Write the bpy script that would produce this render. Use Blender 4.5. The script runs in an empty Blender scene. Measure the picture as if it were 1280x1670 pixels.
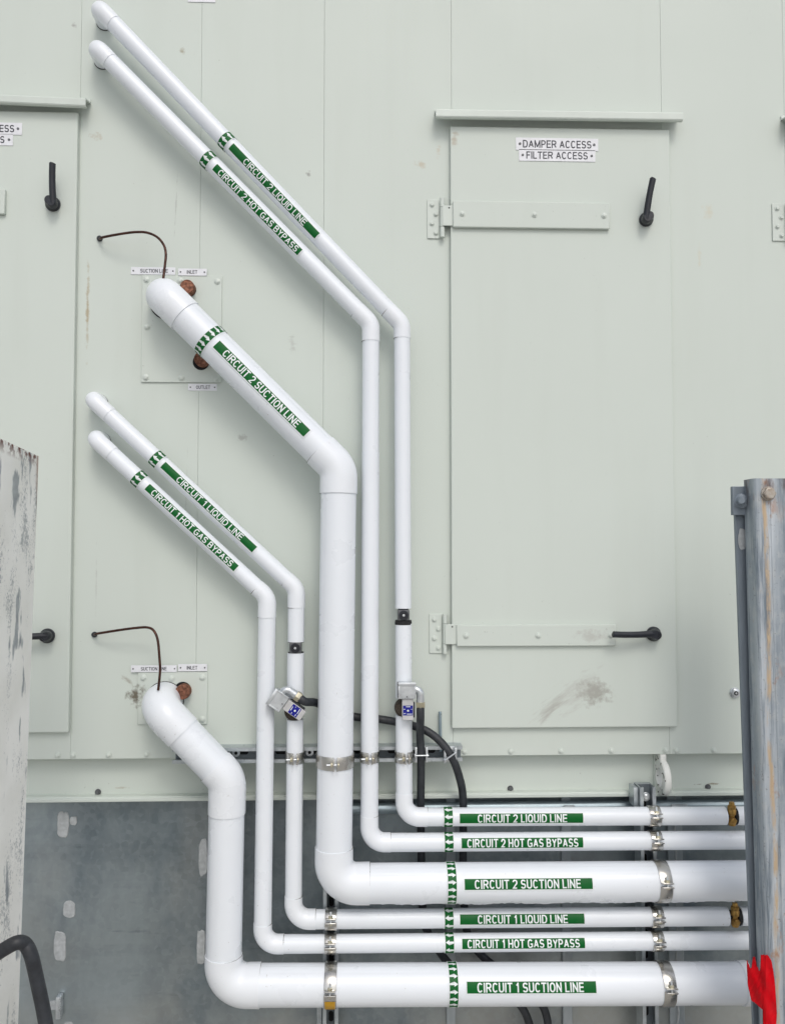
import bpy, bmesh, math, random
from mathutils import Vector, Matrix, Quaternion
random.seed(7)
R = math.radians
scene = bpy.context.scene
COL = scene.collection

# ------------------------------------------------------------------ camera
F_PX, DIST, EYE = 1350.0, 2.288, 1.55            # focal length in photo pixels, metres to the wall, eye height
YAW, PITCH = R(1.9), R(2.27)
CAM = Vector((0, -DIST, EYE))
FWD = Vector((math.sin(YAW)*math.cos(PITCH), math.cos(YAW)*math.cos(PITCH), math.sin(PITCH)))
RGT = Vector((math.cos(YAW), -math.sin(YAW), 0))
UPV = RGT.cross(FWD)
cd = bpy.data.cameras.new('camera'); cam = bpy.data.objects.new('camera', cd); COL.objects.link(cam)
cd.sensor_fit = 'HORIZONTAL'; cd.sensor_width = 36; cd.lens = 36*F_PX/1280
cd.clip_start = 0.02; cd.clip_end = 500
m = Matrix((RGT, UPV, -FWD)).transposed().to_4x4(); m.translation = CAM
cam.matrix_world = m
scene.camera = cam

# ------------------------------------------------------------------ light
SUN_EL, SUN_AZ = R(47), R(169)                   # azimuth measured from +Y clockwise: veiled sun behind the camera
w = bpy.data.worlds.new('World'); scene.world = w; w.use_nodes = True
nt = w.node_tree; nt.nodes.clear()
sky = nt.nodes.new('ShaderNodeTexSky'); sky.sky_type = 'NISHITA'; sky.sun_disc = False
sky.sun_elevation = SUN_EL; sky.sun_rotation = SUN_AZ; sky.air_density = 1.0; sky.dust_density = 3.0; sky.ozone_density = 1.0
hs = nt.nodes.new('ShaderNodeHueSaturation'); hs.inputs['Saturation'].default_value = 0.5
bg = nt.nodes.new('ShaderNodeBackground'); bg.inputs['Strength'].default_value = 0.15
ow = nt.nodes.new('ShaderNodeOutputWorld')
nt.links.new(sky.outputs[0], hs.inputs['Color']); nt.links.new(hs.outputs[0], bg.inputs[0]); nt.links.new(bg.outputs[0], ow.inputs[0])
sl = bpy.data.lights.new('sun', 'SUN'); sl.energy = 0.6; sl.angle = R(16); sl.color = (1, 0.96, 0.9)
so = bpy.data.objects.new('sun', sl); COL.objects.link(so)
sdir = Vector((math.sin(SUN_AZ)*math.cos(SUN_EL), math.cos(SUN_AZ)*math.cos(SUN_EL), math.sin(SUN_EL)))
so.rotation_euler = sdir.to_track_quat('Z', 'Y').to_euler(); so.location = (2, -6, 8)
scene.view_settings.view_transform = 'Standard'; scene.view_settings.look = 'None'
scene.view_settings.exposure = 0.07; scene.view_settings.gamma = 1

# ------------------------------------------------------------------ measuring helpers
def P(px, py, y=0.0):
    d = FWD + RGT*((px-640)/F_PX) - UPV*((py-835)/F_PX)
    return CAM + d*((y+DIST)/d.y)
def proj(p):
    v = p-CAM; z = v.dot(FWD)
    return 640+F_PX*v.dot(RGT)/z, 835-F_PX*v.dot(UPV)/z
def mpp(p): return (p-CAM).dot(FWD)/F_PX         # metres per photo pixel at a point
K = DIST/F_PX

# ------------------------------------------------------------------ mesh builder
class MB:
    def __init__(s, mat): s.bm = bmesh.new(); s.mats = [mat]; s.i = 0
    def mat(s, m):
        if m not in s.mats: s.mats.append(m)
        s.i = s.mats.index(m); return s
    def face(s, vs):
        try: f = s.bm.faces.new(vs)
        except ValueError: return None
        f.material_index = s.i; return f
    def merge(s, bm2, M=None):
        mp = {}
        for v in bm2.verts: mp[v] = s.bm.verts.new(M @ v.co if M else v.co)
        for f in bm2.faces: s.face([mp[v] for v in f.verts])
        bm2.free()
    def box(s, lo, hi, bev=0.0, M=None, seg=2):
        b = bmesh.new(); lo = Vector(lo); hi = Vector(hi)
        bmesh.ops.create_cube(b, size=1)
        for v in b.verts: v.co = Vector((lo[i]+(v.co[i]+.5)*(hi[i]-lo[i]) for i in range(3)))
        if bev > 0: bmesh.ops.bevel(b, geom=b.edges[:], offset=bev, segments=seg, affect='EDGES', profile=0.5)
        s.merge(b, M); return s
    def obox(s, c, ax, ay, az, sx, sy, sz, bev=0.0):
        M = Matrix((ax, ay, az)).transposed().to_4x4(); M.translation = c
        return s.box((-sx/2, -sy/2, -sz/2), (sx/2, sy/2, sz/2), bev, M)
    def lathe(s, p, axis, prof, seg=24, rot=0.0, flat=None):
        """profile [(radius, height along axis)]"""
        axis = Vector(axis).normalized(); a = axis.orthogonal().normalized(); b = axis.cross(a)
        rings = []
        for r, h in prof:
            if r < 1e-6: rings.append([s.bm.verts.new(Vector(p)+axis*h)])
            else: rings.append([s.bm.verts.new(Vector(p)+axis*h+(a*math.cos(rot+2*math.pi*k/seg)+b*math.sin(rot+2*math.pi*k/seg))*r) for k in range(seg)])
        for A, B in zip(rings, rings[1:]):
            for k in range(seg):
                k2 = (k+1) % seg
                if len(A) == 1 and len(B) == 1: continue
                if len(A) == 1: s.face([A[0], B[k2], B[k]][::-1])
                elif len(B) == 1: s.face([A[k], A[k2], B[0]])
                else: s.face([A[k], A[k2], B[k2], B[k]])
        if len(rings[0]) > 1: s.face(rings[0][::-1])
        if len(rings[-1]) > 1: s.face(rings[-1])
        return s
    def cyl(s, p0, p1, r, seg=20, r1=None):
        p0 = Vector(p0); p1 = Vector(p1); d = p1-p0
        return s.lathe(p0, d, [(r, 0), (r if r1 is None else r1, d.length)], seg)
    def sweep(s, pts, rad, seg=24, cap=True, wob=0.0, dents=()):
        pts = [Vector(p) for p in pts]; n = len(pts)
        rads = rad if isinstance(rad, (list, tuple)) else [rad]*n
        T = []
        for i in range(n):
            a = pts[max(i-1, 0)]; b = pts[min(i+1, n-1)]; T.append((b-a).normalized())
        u = T[0].orthogonal().normalized(); rings = []
        for i in range(n):
            u = (u-T[i]*u.dot(T[i])).normalized(); v = T[i].cross(u)
            ring = []
            for k in range(seg):
                an = 2*math.pi*k/seg
                r = rads[i]
                if wob: r *= 1+wob*(math.sin(an*2+pts[i].z*9+pts[i].x*7)+.6*math.sin(an*3-pts[i].x*17+pts[i].z*21))
                ring.append(s.bm.verts.new(pts[i]+(u*math.cos(an)+v*math.sin(an))*r))
            rings.append(ring)
        for A, B in zip(rings, rings[1:]):
            for k in range(seg):
                k2 = (k+1) % seg; s.face([A[k], A[k2], B[k2], B[k]])
        if cap: s.face(rings[0][::-1]); s.face(rings[-1])
        return s
    def extrude(s, poly, ex, ey, ez, o, L):
        """2-D polygon in (ex, ey) pushed L along ez"""
        A = [s.bm.verts.new(o+ex*x+ey*y) for x, y in poly]; B = [s.bm.verts.new(o+ex*x+ey*y+ez*L) for x, y in poly]
        n = len(poly)
        s.face(A[::-1]); s.face(B)
        for k in range(n): s.face([A[k], A[(k+1) % n], B[(k+1) % n], B[k]])
        return s
    def hexbolt(s, p, axis, r, h, washer=1.45, rot=0.3):
        if washer: s.lathe(p, axis, [(r*washer, 0), (r*washer, h*.22), (r*washer*.94, h*.3)], 20)
        return s.lathe(p, axis, [(r, h*.25), (r, h*.85), (r*.8, h)], 6, rot)
    def build(s, name, parent=None, angle=38, smooth=True):
        me = bpy.data.meshes.new(name)
        bmesh.ops.recalc_face_normals(s.bm, faces=s.bm.faces[:])
        s.bm.to_mesh(me); s.bm.free()
        if parent is not None:
            root = parent
            off = Vector((0, 0, 0))
            while root is not None: off += root.location; root = root.parent
            me.transform(Matrix.Translation(-off))
        if smooth:
            me.polygons.foreach_set('use_smooth', [True]*len(me.polygons)); me.set_sharp_from_angle(angle=R(angle)); me.polygons.foreach_set('use_smooth', [f.area < .0012 for f in me.polygons]); me.update()
        for mm in s.mats: me.materials.append(mm)
        o = bpy.data.objects.new(name, me); COL.objects.link(o)
        if parent is not None: o.parent = parent
        return o

def thing(name, label, cat, loc=(0, 0, 0), group=None):
    o = bpy.data.objects.new(name, None); COL.objects.link(o); o.empty_display_size = .05
    o.location = loc; tag(o, label, cat, group); return o
def tag(o, label, cat, group=None):
    o['label'] = label; o['category'] = cat
    if group: o['group'] = group
    return o
X, Y, Z = Vector((1, 0, 0)), Vector((0, 1, 0)), Vector((0, 0, 1))

# ------------------------------------------------------------------ materials
class NT:
    def __init__(s, name, rough=.5, metal=0.0):
        s.m = bpy.data.materials.new(name); s.m.use_nodes = True; s.t = s.m.node_tree
        s.b = s.t.nodes['Principled BSDF']; s.b.inputs['Roughness'].default_value = rough; s.b.inputs['Metallic'].default_value = metal
        s.pos = s.n('ShaderNodeNewGeometry').outputs['Position']
    def n(s, typ, **kw):
        nd = s.t.nodes.new(typ)
        for k, v in kw.items(): setattr(nd, k, v)
        return nd
    def l(s, a, b): s.t.links.new(a, b)
    def put(s, nd, key, v):
        if hasattr(v, 'is_linked') or isinstance(v, bpy.types.NodeSocket): s.l(v, nd.inputs[key])
        else: nd.inputs[key].default_value = v
    def vec(s, scale=(1, 1, 1), loc=(0, 0, 0), rot=(0, 0, 0), src=None):
        mp = s.n('ShaderNodeMapping'); mp.inputs['Scale'].default_value = scale; mp.inputs['Location'].default_value = loc; mp.inputs['Rotation'].default_value = rot
        s.l(src or s.pos, mp.inputs[0]); return mp.outputs[0]
    def noise(s, scale, vec=None, detail=4, rough=.55):
        nd = s.n('ShaderNodeTexNoise'); nd.inputs['Scale'].default_value = scale; nd.inputs['Detail'].default_value = detail; nd.inputs['Roughness'].default_value = rough
        s.l(vec or s.pos, nd.inputs['Vector']); return nd.outputs['Fac']
    def rng(s, v, a, b, c=0.0, d=1.0, smooth=False):
        nd = s.n('ShaderNodeMapRange'); nd.interpolation_type = 'SMOOTHSTEP' if smooth else 'LINEAR'
        s.l(v, nd.inputs['Value'])
        for k, q in zip(('From Min', 'From Max', 'To Min', 'To Max'), (a, b, c, d)): nd.inputs[k].default_value = q
        return nd.outputs[0]
    def math(s, op, a, b=None):
        nd = s.n('ShaderNodeMath', operation=op); s.put(nd, 0, a)
        if b is not None: s.put(nd, 1, b)
        return nd.outputs[0]
    def mix(s, f, a, b):
        nd = s.n('ShaderNodeMix', data_type='RGBA'); s.put(nd, 0, f)
        for k, v in ((6, a), (7, b)):
            if isinstance(v, tuple): nd.inputs[k].default_value = (*v, 1) if len(v) == 3 else v
            else: s.l(v, nd.inputs[k])
        return nd.outputs[2]
    def col(s, v):
        if isinstance(v, tuple): s.b.inputs['Base Color'].default_value = (*v, 1)
        else: s.l(v, s.b.inputs['Base Color'])
    def rough(s, v): s.l(v, s.b.inputs['Roughness'])
    def bump(s, h, strength=.2, dist=.002):
        bp = s.n('ShaderNodeBump'); bp.inputs['Strength'].default_value = strength; bp.inputs['Distance'].default_value = dist
        s.l(h, bp.inputs['Height']); s.l(bp.outputs[0], s.b.inputs['Normal'])

def plain(name, c, rough=.5, metal=0.0, var=.12, scale=40, bump=0.0):
    t = NT(name, rough, metal); nz = t.noise(scale)
    t.col(t.mix(t.rng(nz, .3, .7), tuple(x*(1-var) for x in c), tuple(min(x*(1+var), 1) for x in c)))
    t.rough(t.rng(t.noise(scale*2.3), .3, .7, rough*.85, min(rough*1.15, 1)))
    if bump: t.bump(nz, bump, .001)
    return t.m

def painted_wall():
    t = NT('painted_sheet_metal', .5); t.b.inputs['Specular IOR Level'].default_value = .3
    base = t.mix(t.rng(t.noise(1.6, detail=3), .3, .7), (.563, .612, .565), (.579, .629, .581))
    base = t.mix(t.rng(t.noise(1, t.vec((9, 9, .8)), detail=5), .52, .78, 0, .22), base, (.50, .54, .485))
    # stains with a place and a shape of their own: (px, py, half sizes in px, turn, colour, strength, noise scale, streak)
    stains = [(966, 1130, 44, 36, 0, (.24, .22, .19), .62, 48, 1), (945, 1128, 80, 46, -.5, (.40, .39, .36), .36, 45, 2), (895, 1152, 60, 18, -.6, (.34, .33, .30), .5, 60, 4),
              (890, 1165, 30, 10, -.7, (.32, .30, .28), .5, 70, 4),
              (222, 1132, 26, 30, .3, (.13, .11, .08), .95, 50, 1), (205, 1107, 26, 7, .7, (.25, .22, .17), .6, 60, 2),
              (158, 222, 18, 10, 0, (.42, .36, .27), .6, 60, 1), (686, 268, 18, 14, .4, (.47, .40, .29), .6, 60, 1),
              (740, 230, 9, 26, .2, (.42, .37, .29), .7, 60, 2), (715, 245, 8, 20, .1, (.5, .44, .33), .5, 60, 2), (1155, 345, 16, 22, 0, (.56, .51, .38), .5, 40, 1),
              (143, 500, 5, 125, 0, (.40, .34, .23), .9, 30, 1), (121, 40, 8, 7, 0, (.3, .29, .28), .8, 90, 1),
              (297, 82, 10, 9, 0, (.33, .30, .22), .8, 90, 1), (394, 713, 16, 10, .2, (.36, .37, .34), .7, 90, 1),
              (477, 560, 10, 26, 0, (.38, .39, .36), .5, 90, 2), (503, 283, 7, 9, 0, (.27, .27, .25), .75, 120, 1), (1175, 1286, 20, 3, 0, (.2, .15, .09), .8, 90, 1), (380, 1300, 36, 3, 0, (.25, .21, .15), .9, 60, 1),
              (287, 335, 2, 85, .04, (.36, .38, .35), .6, 30, 1), (304, 800, 2, 120, .02, (.42, .44, .41), .45, 30, 1), (157, 950, 2, 90, 0, (.42, .44, .41), .5, 30, 1), (1150, 1287, 12, 2, 0, (.15, .12, .09), .7, 90, 1), (190, 1293, 28, 3, 0, (.40, .37, .29), .6, 90, 1), (960, 1035, 45, 16, 0, (.40, .39, .36), .5, 50, 1), (1140, 420, 5, 40, 0, (.56, .52, .40), .35, 40, 1)]
    sx = t.n('ShaderNodeSeparateXYZ'); t.l(t.pos, sx.inputs[0])
    for (px, py, a, b, rot, c, st, ns, streak) in stains:
        p = P(px, py); sc = K
        dx = t.math('SUBTRACT', sx.outputs[0], p.x); dz = t.math('SUBTRACT', sx.outputs[2], p.z)
        cr, sr = math.cos(rot), math.sin(rot)
        u = t.math('ADD', t.math('MULTIPLY', dx, cr/(a*sc)), t.math('MULTIPLY', dz, -sr/(a*sc)))
        v = t.math('ADD', t.math('MULTIPLY', dx, sr/(b*sc)), t.math('MULTIPLY', dz, cr/(b*sc)))
        rr = t.math('SQRT', t.math('ADD', t.math('MULTIPLY', u, u), t.math('MULTIPLY', v, v)))
        cb = t.n('ShaderNodeCombineXYZ'); t.l(t.math('MULTIPLY', u, a*sc*ns/streak), cb.inputs[0]); t.l(t.math('MULTIPLY', v, b*sc*ns*(1.6 if streak > 1 else 1)), cb.inputs[1]); cb.inputs[2].default_value = px*.37
        nz = t.noise(1.0, cb.outputs[0], detail=6, rough=.68)
        f = t.rng(t.math('ADD', nz, t.rng(rr, 0, 1.15, .16, -.34)), .40, .62, 0, st)
        base = t.mix(f, base, c)
    fl = t.math('MULTIPLY', t.rng(t.noise(120, detail=2), .71, .76, 0, .5), t.rng(t.noise(4, detail=3), .48, .62))
    base = t.mix(fl, base, (.27, .27, .24))
    t.col(base)
    t.rough(t.rng(t.noise(3.5, detail=5), .3, .7, .42, .56))
    t.bump(t.noise(1.1, t.vec((1.6, 1.6, .55)), detail=2), .2, .010)
    return t.m
M_WALL = painted_wall()
M_TRIM = plain('painted_trim', (.573, .622, .575), .42, 0, .05, 9)

def pvc(name, c, off):
    t = NT(name, .3)
    d = t.rng(t.noise(1, t.vec((7, 7, 7), (off, off, off)), detail=4, rough=.55), .5, .8, 0, .11)
    base = t.mix(d, c, (c[0]*.78, c[1]*.77, c[2]*.72))
    sp = t.rng(t.noise(150, detail=2), .70, .76, 0, .6)
    base = t.mix(t.math('MULTIPLY', sp, t.rng(t.noise(6), .5, .62)), base, (.34, .31, .27))
    t.col(base); t.rough(t.rng(t.noise(11, detail=5), .3, .7, .24, .42)); t.bump(t.noise(14, detail=3), .12, .0022)
    return t.m
M_PVC = pvc('white_pvc_jacket', (.755, .79, .83), 0.0)
M_GAP = plain('dirty_seam', (.10, .095, .08), .9, 0, .4, 90)
M_FIT = pvc('white_pvc_fitting', (.765, .795, .83), 3.0)
def vinyl(name, c):
    t = NT(name, .42); t.b.inputs['Specular IOR Level'].default_value = .16; t.col(t.mix(t.rng(t.noise(26, detail=4), .4, .75, 0, .5), c, tuple(x*.8+.02 for x in c))); t.bump(t.noise(60), .06, .0006); return t.m
M_GREEN = vinyl('green_vinyl', (.002, .105, .018))
M_LETTER = vinyl('white_vinyl_letter', (.78, .82, .82))
M_PLATE = plain('white_engraved_plastic', (.72, .73, .76), .4, 0, .05)
M_TEXT = plain('engraved_dark_letter', (.025, .028, .04), .5)
M_BLACK = plain('black_handle_plastic', (.012, .014, .02), .38, 0, .3, 60, .2)
M_RUBBER = plain('black_rubber', (.022, .025, .03), .55, 0, .3, 50, .2)
M_HOLE = plain('dark_hole', (.006, .006, .007), .9)
M_CORE = plain('bare_black_insulation', (.012, .012, .013), .8, 0, .4, 90, .4)
def copper(name, a, b, rough):
    t = NT(name, rough, .75); t.col(t.mix(t.rng(t.noise(120, detail=5), .35, .65), a, b)); t.rough(t.rng(t.noise(60), .3, .7, rough*.8, rough*1.3)); t.bump(t.noise(90), .3, .001); return t.m
M_COPPER = copper('weathered_copper', (.36, .165, .105), (.13, .06, .042), .62)
M_CAPIL = copper('dark_copper', (.10, .045, .032), (.045, .022, .018), .4)
def galv(name, a, b, rough=.4, metal=.7, sc=14, streak=(1, 1, 1)):
    t = NT(name, rough, metal); v = t.vec(streak)
    n1 = t.noise(sc, v, 5, .6); vo = t.n('ShaderNodeTexVoronoi'); vo.inputs['Scale'].default_value = sc*5; t.l(v, vo.inputs['Vector'])
    g = t.n('ShaderNodeRGBToBW'); t.l(vo.outputs['Color'], g.inputs[0])
    f = t.math('ADD', t.math('MULTIPLY', t.rng(n1, .3, .7), .75), t.math('MULTIPLY', g.outputs[0], .25))
    t.col(t.mix(f, a, b)); t.rough(t.rng(t.noise(sc*2, v), .3, .7, rough*.75, rough*1.3)); t.bump(n1, .1, .001)
    return t.m
M_STRUT = galv('galvanised_strut', (.36, .40, .42), (.58, .62, .64), .36, .7, 30)
M_NUT = galv('yellowed_nut', (.50, .46, .32), (.64, .60, .46), .35, .8, 24)
M_YEL = plain('yellow_sticker', (.50, .27, .01), .5)
M_STEEL = galv('stainless_clamp', (.46, .45, .42), (.58, .57, .54), .25, .95, 5)
M_BRZ = galv('yellow_zinc', (.50, .40, .18), (.68, .60, .36), .28, .9, 24)
M_ZINC = galv('bright_zinc', (.52, .55, .57), (.72, .75, .77), .32, .75, 40)
M_ROD = galv('blue_zinc_rod', (.30, .40, .46), (.45, .55, .6), .35, .75, 60)
M_BRASS = copper('dull_brass', (.42, .25, .07), (.25, .15, .045), .4)
M_COIL = plain('knit_insulation', (.045, .035, .026), .9, 0, .6, 400, .8)
M_COILBODY = plain('grey_coil_casing', (.50, .50, .50), .4)
M_BLUE = vinyl('blue_label', (.015, .018, .24))
M_SEAL = plain('pale_sealant', (.42, .44, .445), .75, 0, .16, 80, .6)
M_RED = vinyl('red_tape', (.56, .0, .006)); M_RED.node_tree.nodes['Principled BSDF'].inputs['Specular IOR Level'].default_value = .12
M_GREY = plain('grey_valve_body', (.10, .105, .11), .45)

def curb_metal():
    t = NT('galvanised_curb_sheet', .36, .7)
    a = t.mix(t.rng(t.noise(1.9, t.vec((1.5, 1, .6)), 6, .6), .33, .67), (.17, .20, .215), (.36, .41, .425))
    a = t.mix(t.rng(t.noise(6, t.vec((.25, 1, 2.8)), 5, .55), .5, .8, 0, .4), a, (.10, .13, .15))
    a = t.mix(t.rng(t.noise(5, t.vec((1, 1, .7), (3, 1, 5)), 6, .6), .52, .78, 0, .3), a, (.38, .44, .45))
    sx = t.n('ShaderNodeSeparateXYZ'); t.l(t.pos, sx.inputs[0])
    a = t.mix(t.rng(t.noise(24, t.vec((.25, 1, 1.6)), 5, .7), .62, .72, 0, .3), a, (.07, .09, .105))
    a = t.mix(t.rng(t.noise(1.3, t.vec((1.3, 1, .8), (.9, 0, .3)), 3), .5, .68, 0, .5), a, (.25, .235, .205))
    a = t.mix(t.rng(t.noise(2.6, t.vec((1.4, 1, .8), (5.1, 0, 2.3)), 5, .6), .5, .68, 0, .55), a, (.085, .125, .155))
    ground_bounce = t.rng(sx.outputs[2], P(640, 1665, .07).z, P(640, 1600, .07).z, .75, 0, True)  # ground reflection painted into the colour, paler towards the bottom edge
    a = t.mix(t.math('MULTIPLY', ground_bounce, t.rng(t.noise(3.2, t.vec((1, 1, 1), (.4, 0, .2)), 4), .38, .6)), a, (.44, .45, .42))
    a = t.mix(t.rng(t.noise(60, t.vec((1.8, 1, .16)), 3), .72, .76, 0, .35), a, (.34, .40, .41))
    vo = t.n('ShaderNodeTexVoronoi'); vo.inputs['Scale'].default_value = 75; t.l(t.pos, vo.inputs['Vector'])
    sg_ = t.n('ShaderNodeRGBToBW'); t.l(vo.outputs['Color'], sg_.inputs[0])
    a = t.mix(t.math('MULTIPLY', sg_.outputs[0], .22), a, (.46, .52, .55))
    t.col(a); t.rough(t.rng(t.noise(4, detail=5), .3, .7, .3, .52)); t.bump(t.noise(3, t.vec((1, 1, 1.6)), 3), .3, .012)
    return t.m
M_CURB = curb_metal()
M_RAIL = galv('bluish_galvanised_tube', (.24, .31, .35), (.40, .47, .50), .36, .55, 10, (.6, 1, 1))
M_STIFF = galv('light_galvanised_strip', (.30, .34, .36), (.46, .50, .52), .42, .5, 12, (2, 2, .6))
def post_metal():
    t = NT('weathered_galvanised_post', .5, .35)
    v = t.vec((10, 10, .8))
    a = t.mix(t.rng(t.noise(2.2, v, 6, .6), .33, .66), (.21, .25, .285), (.49, .53, .565))
    a = t.mix(t.rng(t.noise(60, t.vec((1, 1, .5)), 4), .5, .7, 0, .5), a, (.50, .51, .50))
    a = t.mix(t.rng(t.noise(4, t.vec((9, 9, .55), (2, 0, 4)), 6, .7), .50, .62, 0, .85), a, (.12, .155, .19))
    a = t.mix(t.rng(t.noise(140, detail=3), .62, .72, 0, .5), a, (.12, .11, .10))
    sx = t.n('ShaderNodeSeparateXYZ'); t.l(t.pos, sx.inputs[0])
    p0, p1 = P(1247, 850, -.40), P(1268, 1600, -.40)
    sl_ = (p1.x-p0.x)/(p1.z-p0.z)
    xx = t.math('SUBTRACT', sx.outputs[0], t.math('ADD', t.math('MULTIPLY', t.math('SUBTRACT', sx.outputs[2], p0.z), sl_), p0.x))
    wob = t.math('ADD', xx, t.rng(t.noise(5, t.vec((.2, .2, 1))), .3, .7, -.005, .005))
    band = t.rng(t.math('ABSOLUTE', wob), .0025, .008, 1, 0, True)
    a = t.mix(t.math('MULTIPLY', band, t.rng(t.noise(30, t.vec((1, 1, .25)), 5, .7), .42, .56, 0, .95)), a, (.50, .38, .25))
    patch = t.rng(t.noise(7, t.vec((2, 2, 1), (3, 0, 1.5)), 6, .7), 0.60, .68, 0, .85)
    a = t.mix(t.math('MULTIPLY', patch, t.rng(t.math('ABSOLUTE', xx), .01, .035, 1, .25)), a, (.36, .19, .10))
    top = t.rng(sx.outputs[2], P(1240, 835, -.4).z, P(1240, 780, -.4).z, 0, 1)
    a = t.mix(t.math('MULTIPLY', top, t.rng(t.noise(35, t.vec((1, 1, .4)), 5), .5, .64, 0, .85)), a, (.09, .045, .03))
    t.col(a); t.bump(t.noise(50, t.vec((1, 1, .4)), 5), .3, .002); t.rough(t.rng(t.noise(20), .3, .7, .42, .65))
    return t.m
M_POST = post_metal()
M_STRUT_SHADE = galv('shaded_strut_inside', (.11, .13, .145), (.20, .23, .245), .55, .3, 20)  # strut zinc darkened to carry the depth shade inside the channel
M_RBOLT = galv('rusty_bolt', (.28, .20, .14), (.50, .49, .45), .5, .5, 40)
M_DARKPOST = galv('dark_galvanised_plate', (.15, .18, .21), (.25, .29, .33), .5, .25, 8, (3, 3, .5))
def peel_paint():
    t = NT('peeling_white_paint', .7)
    white = t.mix(t.rng(t.noise(9, detail=5), .35, .7), (.89, .89, .85), (.79, .79, .74))
    fine = t.noise(210, t.vec((1, 1, .6)), 6, .8)
    big = t.noise(5, t.vec((1, 2.4, .75), (0, .9, .4)), 5, .6)
    exp_ = t.rng(t.math('ADD', t.math('MULTIPLY', big, 1.0), t.math('MULTIPLY', fine, .85)), 1.0, 1.07, 0, .7)
    metal = t.mix(t.rng(t.noise(30), .35, .65), (.17, .20, .22), (.34, .37, .39))
    c = t.mix(exp_, white, metal)
    bare = t.rng(t.noise(7, t.vec((1, 3.4, .9), (2, .3, 1.7)), 5, .55), .60, .64, 0, .85)
    c = t.mix(bare, c, metal)
    sx = t.n('ShaderNodeSeparateXYZ'); t.l(t.pos, sx.inputs[0])
    edge = t.rng(sx.outputs[1], -.515, -.501, 0, 1)
    up = t.rng(sx.outputs[2], 1.55, 1.76, 0, 1)
    rn = t.rng(t.noise(45, t.vec((1, 1, .35)), 5), .42, .56)
    c = t.mix(t.math('MULTIPLY', t.math('MULTIPLY', edge, up), rn), c, (.26, .10, .05))
    zt = t.math('ADD', sx.outputs[2], t.math('MULTIPLY', sx.outputs[1], .085))
    topm = t.rng(zt, 1.668, 1.693, 0, 1)
    c = t.mix(t.math('MULTIPLY', topm, t.rng(t.noise(60), .47, .56)), c, (.12, .035, .022))
    t.col(c); t.bump(t.math('ADD', fine, exp_), .35, .0015)
    return t.m
M_PEEL = peel_paint()
def chipped():
    t = NT('chipped_white_enamel', .4); t.col(t.mix(t.rng(t.noise(85, detail=0), .70, .715), (.74, .75, .71), (.03, .025, .02))); return t.m
M_CHIP = chipped()
def gravel():
    t = NT('roof_gravel', .9); vo = t.n('ShaderNodeTexVoronoi'); vo.inputs['Scale'].default_value = 70; t.l(t.pos, vo.inputs['Vector'])
    g = t.n('ShaderNodeRGBToBW'); t.l(vo.outputs['Color'], g.inputs[0])
    t.col(t.mix(g.outputs[0], (.40, .385, .36), (.60, .575, .535))); t.bump(vo.outputs['Distance'], .6, .01); return t.m
M_GROUND = gravel()

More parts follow.
